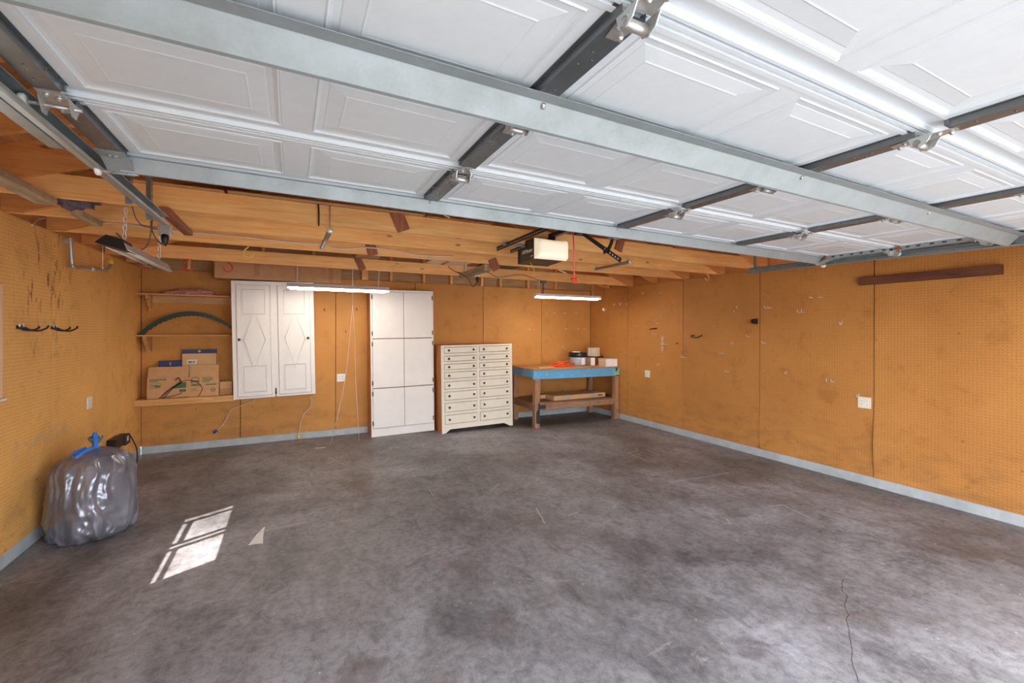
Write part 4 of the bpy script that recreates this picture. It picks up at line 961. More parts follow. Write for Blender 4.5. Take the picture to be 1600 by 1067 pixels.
# ------------------------------------------------------------------ shelves on the back wall, left corner
def shelf(z, y0, th, x1, label, bracket, front=None):
    t = thing('wall_shelf', label, 'shelf', (XL, 7.08, z), 'pine wall shelves in the left corner')
    m = MB(); m.box(XL + 0.004, x1, y0, YB - 0.004, z - th, z, 0.002); m.make('board', 'shelfwood', t)
    if front: m = MB(); m.box(XL + 0.004, front[0], y0 - 0.03, y0 - 0.0005, z - front[1], z + 0.004, 0.003); m.make('front_lip', 'shelfwood', t)
    elif bracket == 'scroll': m = MB(); m.box(XL + 0.12, x1, YB - 0.026, YB - 0.004, z - th - 0.085, z - th - 0.0005); m.make('cleat', 'back_sheath', t)
    if bracket == 'scroll':
        P = [(YB - 0.006, z - th - 0.001), (y0 + 0.02, z - th - 0.001), (y0 + 0.05, z - th - 0.05), (y0 + 0.09, z - th - 0.06), (y0 + 0.12, z - th - 0.11), (YB - 0.05, z - th - 0.17), (YB - 0.03, z - th - 0.2), (YB - 0.006, z - th - 0.2)]
        m = MB(); m.prism(P, 'x', XL + 0.085, XL + 0.108); m.make('bracket', 'shelfwood', t)
    elif bracket: 
        P = [(YB - 0.006, z - th - 0.001), (y0 + 0.02, z - th - 0.001), (y0 + 0.02, z - th - 0.03), (YB - 0.07, z - th - 0.2), (YB - 0.006, z - th - 0.2)]
        m = MB(); m.prism(P, 'x', XL + 0.07, XL + 0.11); m.make('bracket', 'shelfwood', t)
    return t
shelf(2.035, 6.86, 0.018, -0.722, 'top pine wall shelf with a scroll bracket, holding pink insulation', 'scroll')
shelf(1.520, 6.82, 0.016, -0.71, 'middle pine wall shelf holding the dark green arch', 'plain')
shelf(0.726, 6.80, 0.03, -0.69, 'bottom pine wall shelf with a deep front lip, holding cardboard boxes', None, (-0.655, 0.072))
m = blob(at_y(300, 459, 6.95) + Vector((0, 0, 0.005)), 0.22, 0.06, 0.05, 11)
for v in m.bm.verts:
    if v.co.z < 2.037: v.co.z = 2.037
single(m, 'insulation_scrap', 'insul', 'clump of pink fibre insulation on the top shelf', 'insulation')
# dark green toothed arch (bow of plastic lawn edging)
m = MB(); a0, a1, ac = at_y(218, 521, 6.95), at_y(375, 524, 6.95), at_y(290, 485, 6.95)
a0.z = 1.545; h = ac.z - a0.z; n = 44; W0 = (a1.x - a0.x)
inner, outer = [], []
for i in range(n + 1):
    s_ = i / n; x = a0.x + W0 * s_; z = 1.5215 + 0.012 + (h) * (1 - (2 * s_ - 1) ** 2) ** 0.9
    th = 0.064 * (1 - 0.45 * s_); 
    inner.append((x, z - th - (0.012 if i % 2 else 0))); outer.append((x, z))
for i in range(n):
    for sgn in (0,):
        m.prism([outer[i], outer[i + 1], (inner[i + 1][0], max(1.5212, inner[i + 1][1])), (inner[i][0], max(1.5212, inner[i][1]))], 'y', 6.90, 6.925)
bmesh.ops.remove_doubles(m.bm, verts=m.bm.verts, dist=0.0003)
m.prism([(a0.x - 0.012, 1.5212), (a0.x + 0.06, 1.5212), (a0.x + 0.06, 1.56), (a0.x + 0.01, 1.55)], 'y', 6.895, 6.93)
single(m, 'garden_edging', 'fibre', 'dark green toothed plastic strip bowed into an arch on the middle shelf', 'edging')
# cardboard on the bottom shelf
def carton(x0, x1, y0, y1, z0, z1, label, mat_='cardboard'):
    t = thing('cardboard_box', label, 'cardboard box', ((x0 + x1) / 2, y0, z0), 'cardboard boxes on the bottom shelf')
    m = MB(); m.box(x0, x1, y0, y1, z0, z1, 0.004); b_ = m.make('carton', mat_, t); return t, b_
zs_ = 0.727
t, b_ = carton(-1.585, -0.842, 6.855, 6.965, zs_, 0.985, 'big flattened cardboard box with green print at the front of the bottom shelf')
m = MB()
for xa, xb, tl in ((-1.575, -1.165, 0.0), (-1.155, -0.846, 0.012)):
    m.prism([(6.85, 0.983), (6.855, 0.983), (6.91, 1.115 + tl), (6.905, 1.117 + tl)], 'x', xa, xb)
m.make('flap', 'cardboard', t)
m = MB(); yf = 6.8535
def bar_(x, z, w, h): m.box(x, x + w, yf, yf + 0.001, z, z + h)
for k, (x, z, w, h) in enumerate(((-1.56, 0.955, 0.17, 0.012), (-1.56, 0.935, 0.09, 0.008), (-1.555, 0.86, 0.11, 0.006), (-1.555, 0.91, 0.11, 0.004), (-1.555, 0.86, 0.004, 0.052), (-1.447, 0.86, 0.004, 0.052), (-1.51, 0.872, 0.055, 0.022), (-1.54, 0.885, 0.02, 0.012),
                                (-1.02, 0.962, 0.11, 0.008), (-1.02, 0.946, 0.12, 0.008), (-1.02, 0.93, 0.11, 0.008), (-1.02, 0.914, 0.08, 0.008), (-1.14, 0.868, 0.11, 0.014), (-0.985, 0.872, 0.12, 0.014), (-1.14, 0.825, 0.06, 0.006), (-1.14, 0.808, 0.07, 0.004), (-1.26, 0.80, 0.07, 0.03))): bar_(x, z, w, h)
m.prism([(-1.35, 0.845), (-1.19, 0.85), (-1.19, 0.92), (-1.26, 0.915)], 'y', yf, yf + 0.001)
for cx, cz, r in ((-1.095, 0.93, 0.045), (-0.905, 0.81, 0.024)): m.tube([(cx + r * math.cos(a), yf + 0.0005, cz + r * math.sin(a)) for a in [2 * PI * i / 20 for i in range(20)]], 0.003, 4, True)
bar_(-1.135, 0.915, 0.075, 0.02); bar_(-0.918, 0.803, 0.026, 0.012); m.make('print', 'greenprint', b_)
t, b_ = carton(-1.255, -0.885, 6.98, 7.04, zs_, 1.325, 'pale cardboard box with a navy band behind the flattened box', 'cardpale')
m = MB(); m.box(-1.256, -0.884, 6.9785, 7.041, 1.275, 1.3255); m.make('band', 'navy', b_)
m = MB(); m.prism([(-1.085, 1.315), (-1.055, 1.315), (-1.057, 1.298), (-1.07, 1.288), (-1.083, 1.298)], 'y', 6.977, 6.9785); m.make('emblem', 'cardpale', b_)
m = MB(); m.box(-1.2, -1.1, 6.9785, 6.98, 1.14, 1.195); lb = m.make('label', 'paper', b_)
m = MB(); x = -1.19
while x < -1.112: w = random.choice((0.002, 0.004, 0.006)); m.box(x, x + w, 6.9775, 6.9785, 1.152, 1.182); x += w + random.choice((0.002, 0.004))
m.make('barcode', 'ink', lb)
t, b_ = carton(-1.50, -1.262, 6.985, 7.05, zs_, 1.186, 'navy carton with a pale mark, behind the flattened box at left', 'navy')
m = MB(); m.box(-1.385, -1.372, 6.983, 6.985, 1.13, 1.17); m.make('mark', 'cardpale', b_)
t, b_ = carton(-0.838, -0.70, 6.92, 7.05, zs_, 0.90, 'plain brown carton squeezed between the flattened box and the white cabinet', 'cardpale')
m = MB(); m.box(-0.838, -0.70, 6.918, 6.92, 0.74, 0.81); m.make('tape', 'tape', b_)
m = MB()
for pts in ([(285, 597), (270, 604), (255, 616), (247, 624)], [(281, 598), (262, 612), (254, 622), (270, 622), (294, 620)], [(283, 598), (268, 609), (258, 620)], [(279, 598), (292, 594), (306, 596), (316, 606), (312, 616), (307, 621)], [(250, 622), (272, 618), (285, 613)]):
    m.tube(spline([at_y(*q, 6.842) for q in pts], 6), 0.0035, 5)
m.tube(spline([at_y(274, 594, 6.845), at_y(279, 590, 6.835), at_y(282, 597, 6.835), at_y(276, 600, 6.84)], 6), 0.006, 6)
single(m, 'black_wire', 'black', 'tangle of thin black cable lying in front of the flattened box', 'cable')
# big carton on top of the wall cabinet
t = thing('cardboard_box', 'long cardboard box lying on top of the white wall cabinet', 'cardboard box', (-0.885, 6.75, 2.253))
m = MB(); m.box(-0.885, 0.648, 6.74, 7.07, 2.253, 2.47, 0.01); m.make('carton', 'cardboard', t)
for px in (401, 464, 517):
    m = MB(); c = at_y(px, 420, 6.738).x; m.box(c - 0.03, c + 0.03, 6.738, 6.74, 2.30 if px == 401 else 2.262, 2.468); m.make('tape', 'tape', t)
m = MB(); m.box(-0.875, -0.868, 6.737, 6.74, 2.27, 2.46); m.box(-0.835, -0.83, 6.737, 6.74, 2.27, 2.46); m.box(-0.80, -0.796, 6.737, 6.74, 2.27, 2.46); m.make('seam', 'tape', t)

# ------------------------------------------------------------------ workbench
X0, X1, Y0, Y1, ZT = 3.50, 5.275, 6.20, 7.06, 0.958
t = thing('workbench', 'wooden workbench with worn blue apron in the back right corner', 'workbench', (X0, Y0, 0), rot=(0, 0.008, 0))
m = MB(); m.box(X0 - 0.004, X1, Y0 - 0.006, Y1, ZT - 0.018, ZT, 0.003); m.make('top', 'benchtop', t)
m = MB(); m.box(X0, X1 - 0.085, Y0, Y0 + 0.038, ZT - 0.165, ZT - 0.0185); m.box(X0, X0 + 0.038, Y0 + 0.0385, Y1 - 0.02, ZT - 0.135, ZT - 0.0185); m.make('apron', 'blue', t)
m = MB(); m.box(X1 - 0.0845, X1, Y0, Y0 + 0.038, ZT - 0.15, ZT - 0.0185); g = m.make('apron_end', 'green', t); g['label'] = 'mint green apron end'
m = MB(); m.prism([(X1 - 0.084, ZT - 0.02), (X1 - 0.03, ZT - 0.03), (X1 - 0.082, ZT - 0.10)], 'y', Y0 - 0.0012, Y0); m.make('dark_mark', 'dkpaint', g)
for xa, ya in ((X0 + 0.038, Y0 + 0.039), (X1 - 0.10, Y0 + 0.039), (X0 + 0.038, Y1 - 0.10), (X1 - 0.10, Y1 - 0.10)):
    m = MB(); m.box(xa, xa + 0.088, ya - (0.0385 if ya < 6.5 else 0), ya + 0.05, 0, ZT - (0.166 if ya < 6.5 else 0.019)); lg = m.make('leg', 'benchleg', t)
    if xa < 4 and ya < 6.5:
        m = MB(); m.prism([(xa + 0.02, 0.08), (xa + 0.0885, 0.06), (xa + 0.0885, 0.40), (xa + 0.06, 0.42), (xa + 0.05, 0.30), (xa + 0.022, 0.26)], 'y', ya - 0.0400, ya - 0.0386); m.box(xa + 0.0881, xa + 0.0893, ya - 0.03, ya + 0.02, 0.1, 0.36); m.make('paint_smear', 'dkpaint', lg)
m = MB(); m.box(X0 + 0.13, X1 - 0.105, Y0 + 0.02, Y0 + 0.058, 0.285, 0.385); m.make('stretcher', 'benchrail', t)
m = MB(); m.box(X0 + 0.04, X0 + 0.075, Y0 + 0.095, Y1 - 0.10, 0.285, 0.385); m.make('stretcher', 'benchrail', t)
m = MB(); m.box(X0 + 0.132, X0 + 0.25, Y0 + 0.0185, Y0 + 0.02, 0.30, 0.37); m.make('paint_smear', 'dkpaint', t)
m = MB(); m.box(X0 + 0.04, X1 - 0.01, Y0 + 0.095, Y1 - 0.02, 0.386, 0.400); m.make('lower_shelf', 'benchrail', t)
ZB_ = 0.9595
def bz(x): return ZT + 0.0012 - 0.008 * (x - 3.50)
# things on the bench top
c = at_z(903, 571, 0.95); z0 = bz(c.x) - 0.0
c.y = 6.62; c.x = at_y(903, 571, 6.62).x; z0 = bz(c.x)
t = thing('jar', 'pale blue plastic jar with a black lid on the workbench', 'jar', (c.x, c.y, z0))
m = MB(); m.lathe([(0.0, 0), (0.13, 0), (0.148, 0.02), (0.158, 0.13), (0.162, 0.155), (0.0, 0.156)], (c.x, c.y, z0), 32); jb_ = m.make('body', 'jar', t)
m = MB(); m.lathe([(0.150, 0.040), (0.1545, 0.042), (0.1605, 0.12), (0.155, 0.122)], (c.x, c.y, z0), 32); 
m = MB(); m.box(c.x - 0.035, c.x + 0.035, c.y - 0.166, c.y - 0.155, z0 + 0.03, z0 + 0.15, 0.003); m.make('label', 'whiteplastic', jb_)
m = MB(); m.lathe([(0.0, 0.1565), (0.163, 0.157), (0.168, 0.163), (0.168, 0.225), (0.160, 0.245), (0.0, 0.248)], (c.x, c.y, z0), 32); ld = m.make('lid', 'lid', t)
m = MB(); m.box(c.x - 0.17, c.x - 0.05, c.y - 0.16, c.y - 0.06, z0 + 0.2485, z0 + 0.262, 0.005, Matrix.Rotation(0, 4, 'Z')); m.make('spout', 'whiteplastic', ld)
# extension cord heap
random.seed(5); m = MB(); cc = at_y(878, 572, 6.5); 
for k in range(7):
    pts = []; ph = random.random() * 6; ex = 0.12 + random.random() * 0.12; ey = 0.05 + 0.06 * random.random(); ox, oy = random.uniform(-0.08, 0.06), random.uniform(-0.04, 0.05)
    for i in range(15): a = ph + 2 * PI * i / 14; x = cc.x + ox + ex * math.cos(a); pts.append((x, 6.50 + oy + ey * math.sin(a), bz(x) + 0.0075 + 0.014 * k * (0.5 + 0.5 * math.sin(a * 2 + k)) ))
    m.tube(spline(pts, 4), 0.0065, 6)
single(m, 'extension_cord', 'orange', 'orange extension cord heaped on the workbench beside the jar', 'cord')
p = at_z(845, 578, 0.955)
m = MB(); m.box(3.66, 3.96, 6.29, 6.36, bz(3.66) - 0.0, bz(3.66) + 0.020, 0.002); single(m, 'wood_strip', 'shelfwood', 'small bare wood strip on the left end of the workbench', 'wood strip')
# stacks of white tiles
def tiles(x0, x1, y0, y1, z0, n, label, axis, grp, h):
    for i in range(n):
        t = thing('tile_pack', label(i), 'tile', ((x0 + x1) / 2, (y0 + y1) / 2, z0), grp)
        a, b_ = (x0, x1) if axis == 'x' else (y0, y1); w = (b_ - a) / n
        m = MB(); aa, bb = a + w * i + 0.0015, a + w * (i + 1) - 0.0015
        q = (aa, bb, y0, y1, z0, z0 + h) if axis == 'x' else (x0, x1, aa, bb, z0, z0 + h)
        m.box(*q, 0.003); m.make('biscuit', 'tileside', t)
        m = MB()
        if axis == 'x': m.box(bb - 0.004, bb + 0.0008, y0 - 0.001, y1 + 0.001, z0 + 0.001, z0 + h + 0.001)
        else: m.box(x0 - 0.001, x1 + 0.001, aa - 0.001, aa + 0.003, z0 + 0.001, z0 + h + 0.001)
        m.make('glaze', 'tile', t)
ordn = ['first', 'second', 'third', 'fourth', 'fifth', 'sixth', 'seventh', 'eighth']
a = at_y(945, 565, 6.42).x; b0 = at_y(967, 565, 6.36).x
b0 = 5.272
def tile(c, size, ang, label):
    t = thing('tile_pack', label, 'tile', c, 'white tiles on the workbench', (0, 0, ang)); c = Vector(c); w, d, h = size
    m = MB(); m.box(c.x - w / 2, c.x + w / 2, c.y - d / 2 + 0.004, c.y + d / 2, c.z, c.z + h, 0.003); m.make('biscuit', 'tileside', t)
    m = MB(); m.box(c.x - w / 2 - 0.001, c.x + w / 2 + 0.001, c.y - d / 2, c.y - d / 2 + 0.0045, c.z, c.z + h + 0.001, 0.001); m.make('glaze', 'tile', t)
for i, side in enumerate(('left half', 'right half')):
    x = b0 - 0.194 + 0.131 * i; tile((x, 6.355, bz(x)), (0.128, 0.22, 0.135), 0, 'white tile block at the front right corner of the workbench, ' + side)
xa = at_y(917, 565, 6.62).x + 0.035; xb = b0 - 0.27; n = 6; w = (xb - xa) / n
for i in range(n):
    x = xa + w * (i + 0.5); tile((x, 6.62, bz(xa)), (w - 0.004, 0.15, 0.14), 0, f'white tile standing on edge beside the jar, {ordn[i]} from the jar')
zt_ = bz(xa) + 0.146; cx_, cy_ = (xa + xb) / 2 + 0.09, 6.64
m = MB(); m.box(cx_ - 0.11, cx_ + 0.16, cy_ - 0.085, cy_ + 0.1, zt_ - 0.004, zt_ + 0.018, 0.004); single(m, 'black_tray', 'lid', 'black plastic tray under the raised tile stack on the workbench', 'tray')
ca, sa = math.cos(0.55), math.sin(0.55)
for i in range(5):
    d = (i - 2) * 0.036; tile((cx_ - sa * d, cy_ + ca * d, zt_ + 0.019), (0.15, 0.033, 0.155), 0.55, f'white tile in the raised stack on the workbench, {ordn[i]} from the front')
# flat carton on the lower shelf
zc_ = 0.4005
t = thing('flat_pack_carton', 'long flat cardboard carton with two blue straps on the workbench shelf', 'carton', (4.4, 6.38, zc_))
m = MB(); m.box(3.98, 5.07, 6.33, 6.62, zc_ - 0.0035, zc_ + 0.075, 0.004); cb = m.make('carton', 'cardpale', t)
for xx in (4.24, 4.80):
    m = MB(); m.box(xx, xx + 0.04, 6.3285, 6.6215, zc_ + 0.0, zc_ + 0.0765); m.make('strap', 'jar', cb)
m = MB(); m.box(4.90, 5.0, 6.3287, 6.33, zc_ + 0.025, zc_ + 0.045); m.make('print', 'ink', cb)
m = MB(); m.box(3.88, 4.10, 6.62, 6.80, zc_ - 0.001, zc_ + 0.06, 0.003); single(m, 'small_carton', 'cardpale', 'small pale carton lying behind the strapped carton on the workbench shelf', 'carton')
m = MB(); m.box(5.08, 5.17, 6.36, 6.48, zc_ - 0.008, zc_ + 0.03, 0.004); single(m, 'dark_block', 'black', 'small black block at the right end of the workbench shelf', 'block')

# ------------------------------------------------------------------ bin bag
BC = Vector((-1.385, 4.57, 0))
def ridge(x): return 1 - abs(math.sin(x))
def bag_pt(s_, t_):
    a = 2 * PI * s_
    prof = [(0.0, 0.0), (0.05, 0.003), (0.20, 0.0), (0.262, 0.012), (0.288, 0.07), (0.288, 0.18), (0.278, 0.30), (0.268, 0.42), (0.25, 0.51), (0.215, 0.575), (0.15, 0.618), (0.08, 0.642), (0.034, 0.662), (0.022, 0.685), (0.04, 0.715), (0.05, 0.74)]
    f = t_ * (len(prof) - 1); i = min(int(f), len(prof) - 2); u = f - i
    p0, p1, p2, p3 = prof[max(i - 1, 0)], prof[i], prof[i + 1], prof[min(i + 2, len(prof) - 1)]
    cr_ = lambda k: 0.5 * (2 * p1[k] + (p2[k] - p0[k]) * u + (2 * p0[k] - 5 * p1[k] + 4 * p2[k] - p3[k]) * u * u + (3 * p1[k] - p0[k] - 3 * p2[k] + p3[k]) * u ** 3)
    r, z = max(0.0, cr_(0)), cr_(1)
    up_ = max(0.0, min(1.0, (z - 0.10) / 0.5)); lo = max(0.0, 1 - z / 0.22)
    tw = a + 0.35 * noise.noise(Vector((math.cos(a), math.sin(a), z * 2.5)) * 1.5)
    fold = ridge(tw * 5.5 + 0.8) * 0.55 + ridge(tw * 9.5 + 2.1) * 0.35 + ridge(tw * 15.5) * 0.2
    fold = (fold - 0.35) * (0.02 + 0.13 * up_ ** 1.6) * (1 if r > 0.06 else 0.9)
    v = Vector((math.cos(a) * 2.2, math.sin(a) * 2.2, z * 6))
    cr = (abs(noise.noise(v + Vector((4, 1, 0)))) * 0.05 + abs(noise.noise(v * 2.3 + Vector((0, 7, 2)))) * 0.03) * (0.35 + 0.9 * lo)
    big = 0.05 * noise.noise(Vector((math.cos(a) * 0.9, math.sin(a) * 0.9, z * 2 + 5)))
    rr = r * (1 + fold + big) - cr * min(1, r / 0.2)
    rr = max(rr, 0.0)
    p = BC + Vector((rr * math.cos(a) * 0.96 + (0.01 if z > 0.6 else 0), rr * math.sin(a) * 1.10, z)); p.x = max(p.x, XL + 0.012)
    return p
m = MB(); m.grid(bag_pt, 260, 110); bmesh.ops.remove_doubles(m.bm, verts=m.bm.verts, dist=0.0004)
bg = thing('bin_bag', 'full grey plastic bin bag with blue drawstring standing by the left wall', 'bin bag', BC)
m.make('bag', 'bag', bg, True)
T = BC + Vector((0.012, 0, 0.69))
def strap(pts, w): 
    m_ = MB(); P = spline(pts, 6)
    for p, q in zip(P, P[1:]): m_.bar(p, q + (q - p) * 0.1, w, 0.003, (0.7, -0.7, 0.2))
    m_.make('drawstring', 'bluestrap', bg)
strap([T + Vector((0.02, -0.055, -0.03)), T + Vector((0.015, -0.05, 0.03)), T + Vector((0.0, -0.02, 0.085)), T + Vector((-0.015, 0.0, 0.02))], 0.026)
strap([T + Vector((0.0, -0.05, -0.025)), T + Vector((-0.03, -0.12, -0.035)), T + Vector((-0.05, -0.20, -0.055)), T + Vector((-0.09, -0.13, -0.04)), T + Vector((-0.04, -0.05, -0.022))], 0.022)

# ------------------------------------------------------------------ left wall fittings
def face_plate(c, axis, sgn, w, h, label, rocker=False, grp='wall outlets'):
    """axis 'x' = plate facing along x"""
    t = thing('wall_outlet', label, 'wall outlet', c, grp); c = Vector(c)
    def bx_(mm, u0, u1, z0, z1, d0, d1, bev=0.0):
        lo, hi = sorted((d0 * sgn, d1 * sgn))
        if axis == 'x': mm.box(c.x + lo, c.x + hi, c.y + u0, c.y + u1, c.z + z0, c.z + z1, bev)
        else: mm.box(c.x + u0, c.x + u1, c.y + lo, c.y + hi, c.z + z0, c.z + z1, bev)
    m = MB(); bx_(m, -w / 2, w / 2, -h / 2, h / 2, 0, 0.007, 0.002); m.make('plate', 'plate' if not rocker else 'whiteplastic', t)
    cols = [-0.023, 0.023] if w > 0.1 else [0]
    m = MB(); s2 = MB()
    for u in cols:
        if rocker and u < 0: bx_(m, u - 0.016, u + 0.016, -0.034, 0.034, 0.007, 0.010, 0.001); continue
        for dz in (-0.02, 0.02):
            bx_(m, u - 0.016, u + 0.016, dz - 0.014, dz + 0.014, 0.007, 0.009, 0.001)
            bx_(s2, u - 0.007, u - 0.004, dz - 0.003, dz + 0.007, 0.009, 0.0095); bx_(s2, u + 0.004, u + 0.007, dz - 0.003, dz + 0.007, 0.009, 0.0095); bx_(s2, u - 0.002, u + 0.002, dz - 0.010, dz - 0.006, 0.009, 0.0095)
    r = m.make('receptacle', 'whiteplastic' if not rocker else 'plate', t); s2.make('slot', 'slot', r)
face_plate(at_x(139, 629, XL + 0.003), 'x', 1, 0.115, 0.115, 'ivory double outlet on the left wall above the bin bag')
face_plate(at_x(1351, 629, XR - 0.003), 'x', -1, 0.118, 0.115, 'ivory double outlet on the right wall, nearest to the garage door')
face_plate(at_x(1012, 584, XR - 0.003), 'x', -1, 0.118, 0.115, 'white outlet plate on the right wall near the workbench')
face_plate(at_y(533, 590, YB - 0.003), 'y', -1, 0.118, 0.115, 'white switch and outlet plate on the back wall between the cabinets', True)
# utility hooks
def utility_hook(px, label):
    b_ = at_x(*px, XL + 0.004); t = thing('utility_hook', label, 'hook', b_, 'black hooks on the left wall'); K = 0.45
    V = lambda x, y, z: b_ + Vector((x, y, z)) * K
    m = MB(); m.box(b_.x - 0.003, b_.x + 0.003, b_.y - 0.02 * K, b_.y + 0.2 * K, b_.z - 0.012, b_.z + 0.012); m.make('plate', 'black', t)
    for dy in (0.03, 0.15):
        m = MB(); m.tube([V(0.0, dy, 0.05), V(0.012, dy, 0.045), V(0.014, dy, 0.0)], 0.0045, 8); m.make('mounting_peg', 'chain', t)
    m = MB(); m.tube(spline([V(0.005, 0.0, 0.0), V(0.06, 0.03, -0.04), V(0.13, 0.09, -0.05), V(0.17, 0.16, -0.02), V(0.18, 0.18, 0.01)], 6), 0.0065, 8); m.make('prong', 'black', t)
    m = MB(); m.tube(spline([V(0.005, 0.17, 0.0), V(0.07, 0.20, -0.045), V(0.15, 0.27, -0.055), V(0.21, 0.34, -0.01), V(0.22, 0.36, 0.03)], 6), 0.0065, 8); m.make('prong', 'black', t)
utility_hook((27, 511), 'black double-arm utility hook on the left wall nearest the window trim')
utility_hook((81, 512), 'black double-arm utility hook on the left wall farther from the window trim')
# grey conduit arm
C0, C1, C2, C3 = at_x(110, 377, XL + 0.045), at_x(112, 414, XL + 0.05), at_x(166, 422, XL + 0.06), at_x(173, 410, XL + 0.06)
pts = [C0 + Vector((0, 0, 0.03)), C0, C1 + Vector((0, 0, 0.03)), C1 + Vector((0, 0.012, 0.004)), C1 + Vector((0, 0.05, -0.01)), C2 + Vector((0, -0.06, 0)), C2, C3 + Vector((0, -0.005, -0.03)), C3]
t = thing('ladder_hanger', 'bent grey metal tube hanger with a yellow tip high on the left wall', 'hanger', C0)
m = MB(); m.tube(spline(pts, 5), 0.015, 10); m.box(XL + 0.002, C0.x, C0.y - 0.012, C0.y + 0.012, C0.z - 0.02, C0.z + 0.02); m.make('tube', 'steel', t)
m = MB(); m.tube([C3 + Vector((0, 0, -0.01)), C3 + Vector((0, 0, 0.03))], 0.021, 10); m.make('tip', 'yellow', t)
lc = (C1 + C2) / 2 + Vector((0, 0.05, -0.004)); m = MB(); m.tube([lc + Vector((0, -0.05, 0)), lc + Vector((0, 0.05, 0))], 0.0165, 10); m.make('sticker', 'paper', t)
# black transformer
p = at_x(186, 690, XL + 0.05); t = thing('power_adapter', 'black power adapter mounted low on the left wall behind the bin bag', 'power adapter', (XL, p.y, p.z))
m = MB(); m.box(XL + 0.001, XL + 0.085, p.y - 0.20, p.y + 0.06, p.z - 0.045, p.z + 0.06, 0.006); m.make('body', 'black', t)
m = MB(); m.box(XL + 0.002, XL + 0.095, p.y + 0.061, p.y + 0.20, p.z - 0.06, p.z + 0.05, 0.008); hd = m.make('transformer', 'black', t)
m = MB(); m.box(XL + 0.0945, XL + 0.0962, p.y + 0.085, p.y + 0.13, p.z - 0.02, p.z + 0.035); m.make('sticker', 'paper', hd)
m = MB(); e = Vector((XL + 0.09, p.y + 0.19, p.z + 0.03)); m.tube(spline([e, at_x(209, 690, XL + 0.12), at_x(214, 703, XL + 0.16), at_x(214, 720, XL + 0.19), at_x(212, 738, XL + 0.19), at_x(206, 750, XL + 0.17), Vector((XL + 0.12, 5.0, 0.02)), Vector((XL + 0.10, 4.95, 0.008))], 6), 0.006, 8); m.make('cord', 'black', t)
# small nail far along the left wall
p = at_x(188, 501, XL + 0.002); m = MB(); m.tube([p, p + Vector((0.05, 0, 0.008)), p + Vector((0.055, 0, 0.02))], 0.004, 6); single(m, 'wall_nail', 'steel', 'single bent nail on the left wall near the back corner', 'nail')

# ------------------------------------------------------------------ right wall: long board, hooks, chain
a, b_ = at_x(1341, 440, XR - 0.02), at_x(1562, 425, XR - 0.05)
m = MB(); za = 2.100; m.box(XR - 0.062, XR - 0.004, 1.43, 2.455, za - 0.040, za + 0.040, 0.004)
single(m, 'wall_board', 'oldboard', 'long dark brown board fixed high on the right wall near the door', 'board', loc=(XR - 0.03, 1.94, za))
def peg_hook(p, label, kind='peg', axis='x', grp='peg hooks on the right wall', L=0.07):
    """a bent wire pushed into the pegboard"""
    out = Vector((-1, 0, 0)) if axis == 'x' else Vector((0, -1, 0)); sd_ = Vector((0, 1, 0)) if axis == 'x' else Vector((1, 0, 0))
    m = MB(); r = 0.0034
    if kind == 'peg': m.tube(spline([p, p + out * L * 0.6, p + out * L + Vector((0, 0, 0.004)), p + out * (L + 0.006) + Vector((0, 0, 0.028))], 4), r, 6)
    elif kind == 'double':
        for k in (-0.022, 0.022): m.tube(spline([p + sd_ * k, p + sd_ * k + out * L * 0.6, p + sd_ * k + out * L, p + sd_ * k + out * (L + 0.006) + Vector((0, 0, 0.03))], 4), r, 6)
        m.tube([p - sd_ * 0.022 + out * 0.004, p + sd_ * 0.022 + out * 0.004], r, 6)
    elif kind == 'cup': m.tube(spline([p + Vector((0, 0, 0.02)), p + out * 0.012 + Vector((0, 0, -0.012)), p + out * 0.034 + Vector((0, 0, -0.014)), p + out * 0.044 + Vector((0, 0, 0.014))], 4), r, 6)
    elif kind == 'dash':
        m.tube([p - sd_ * 0.018 + out * 0.004, p + sd_ * 0.018 + out * 0.004], r, 6); m.tube([p + out * 0.004, p + out * 0.022, p + out * 0.026 + Vector((0, 0, 0.012))], r, 6)
    return single(m, 'peg_hook', 'chain', label, 'peg hook', grp, loc=p)
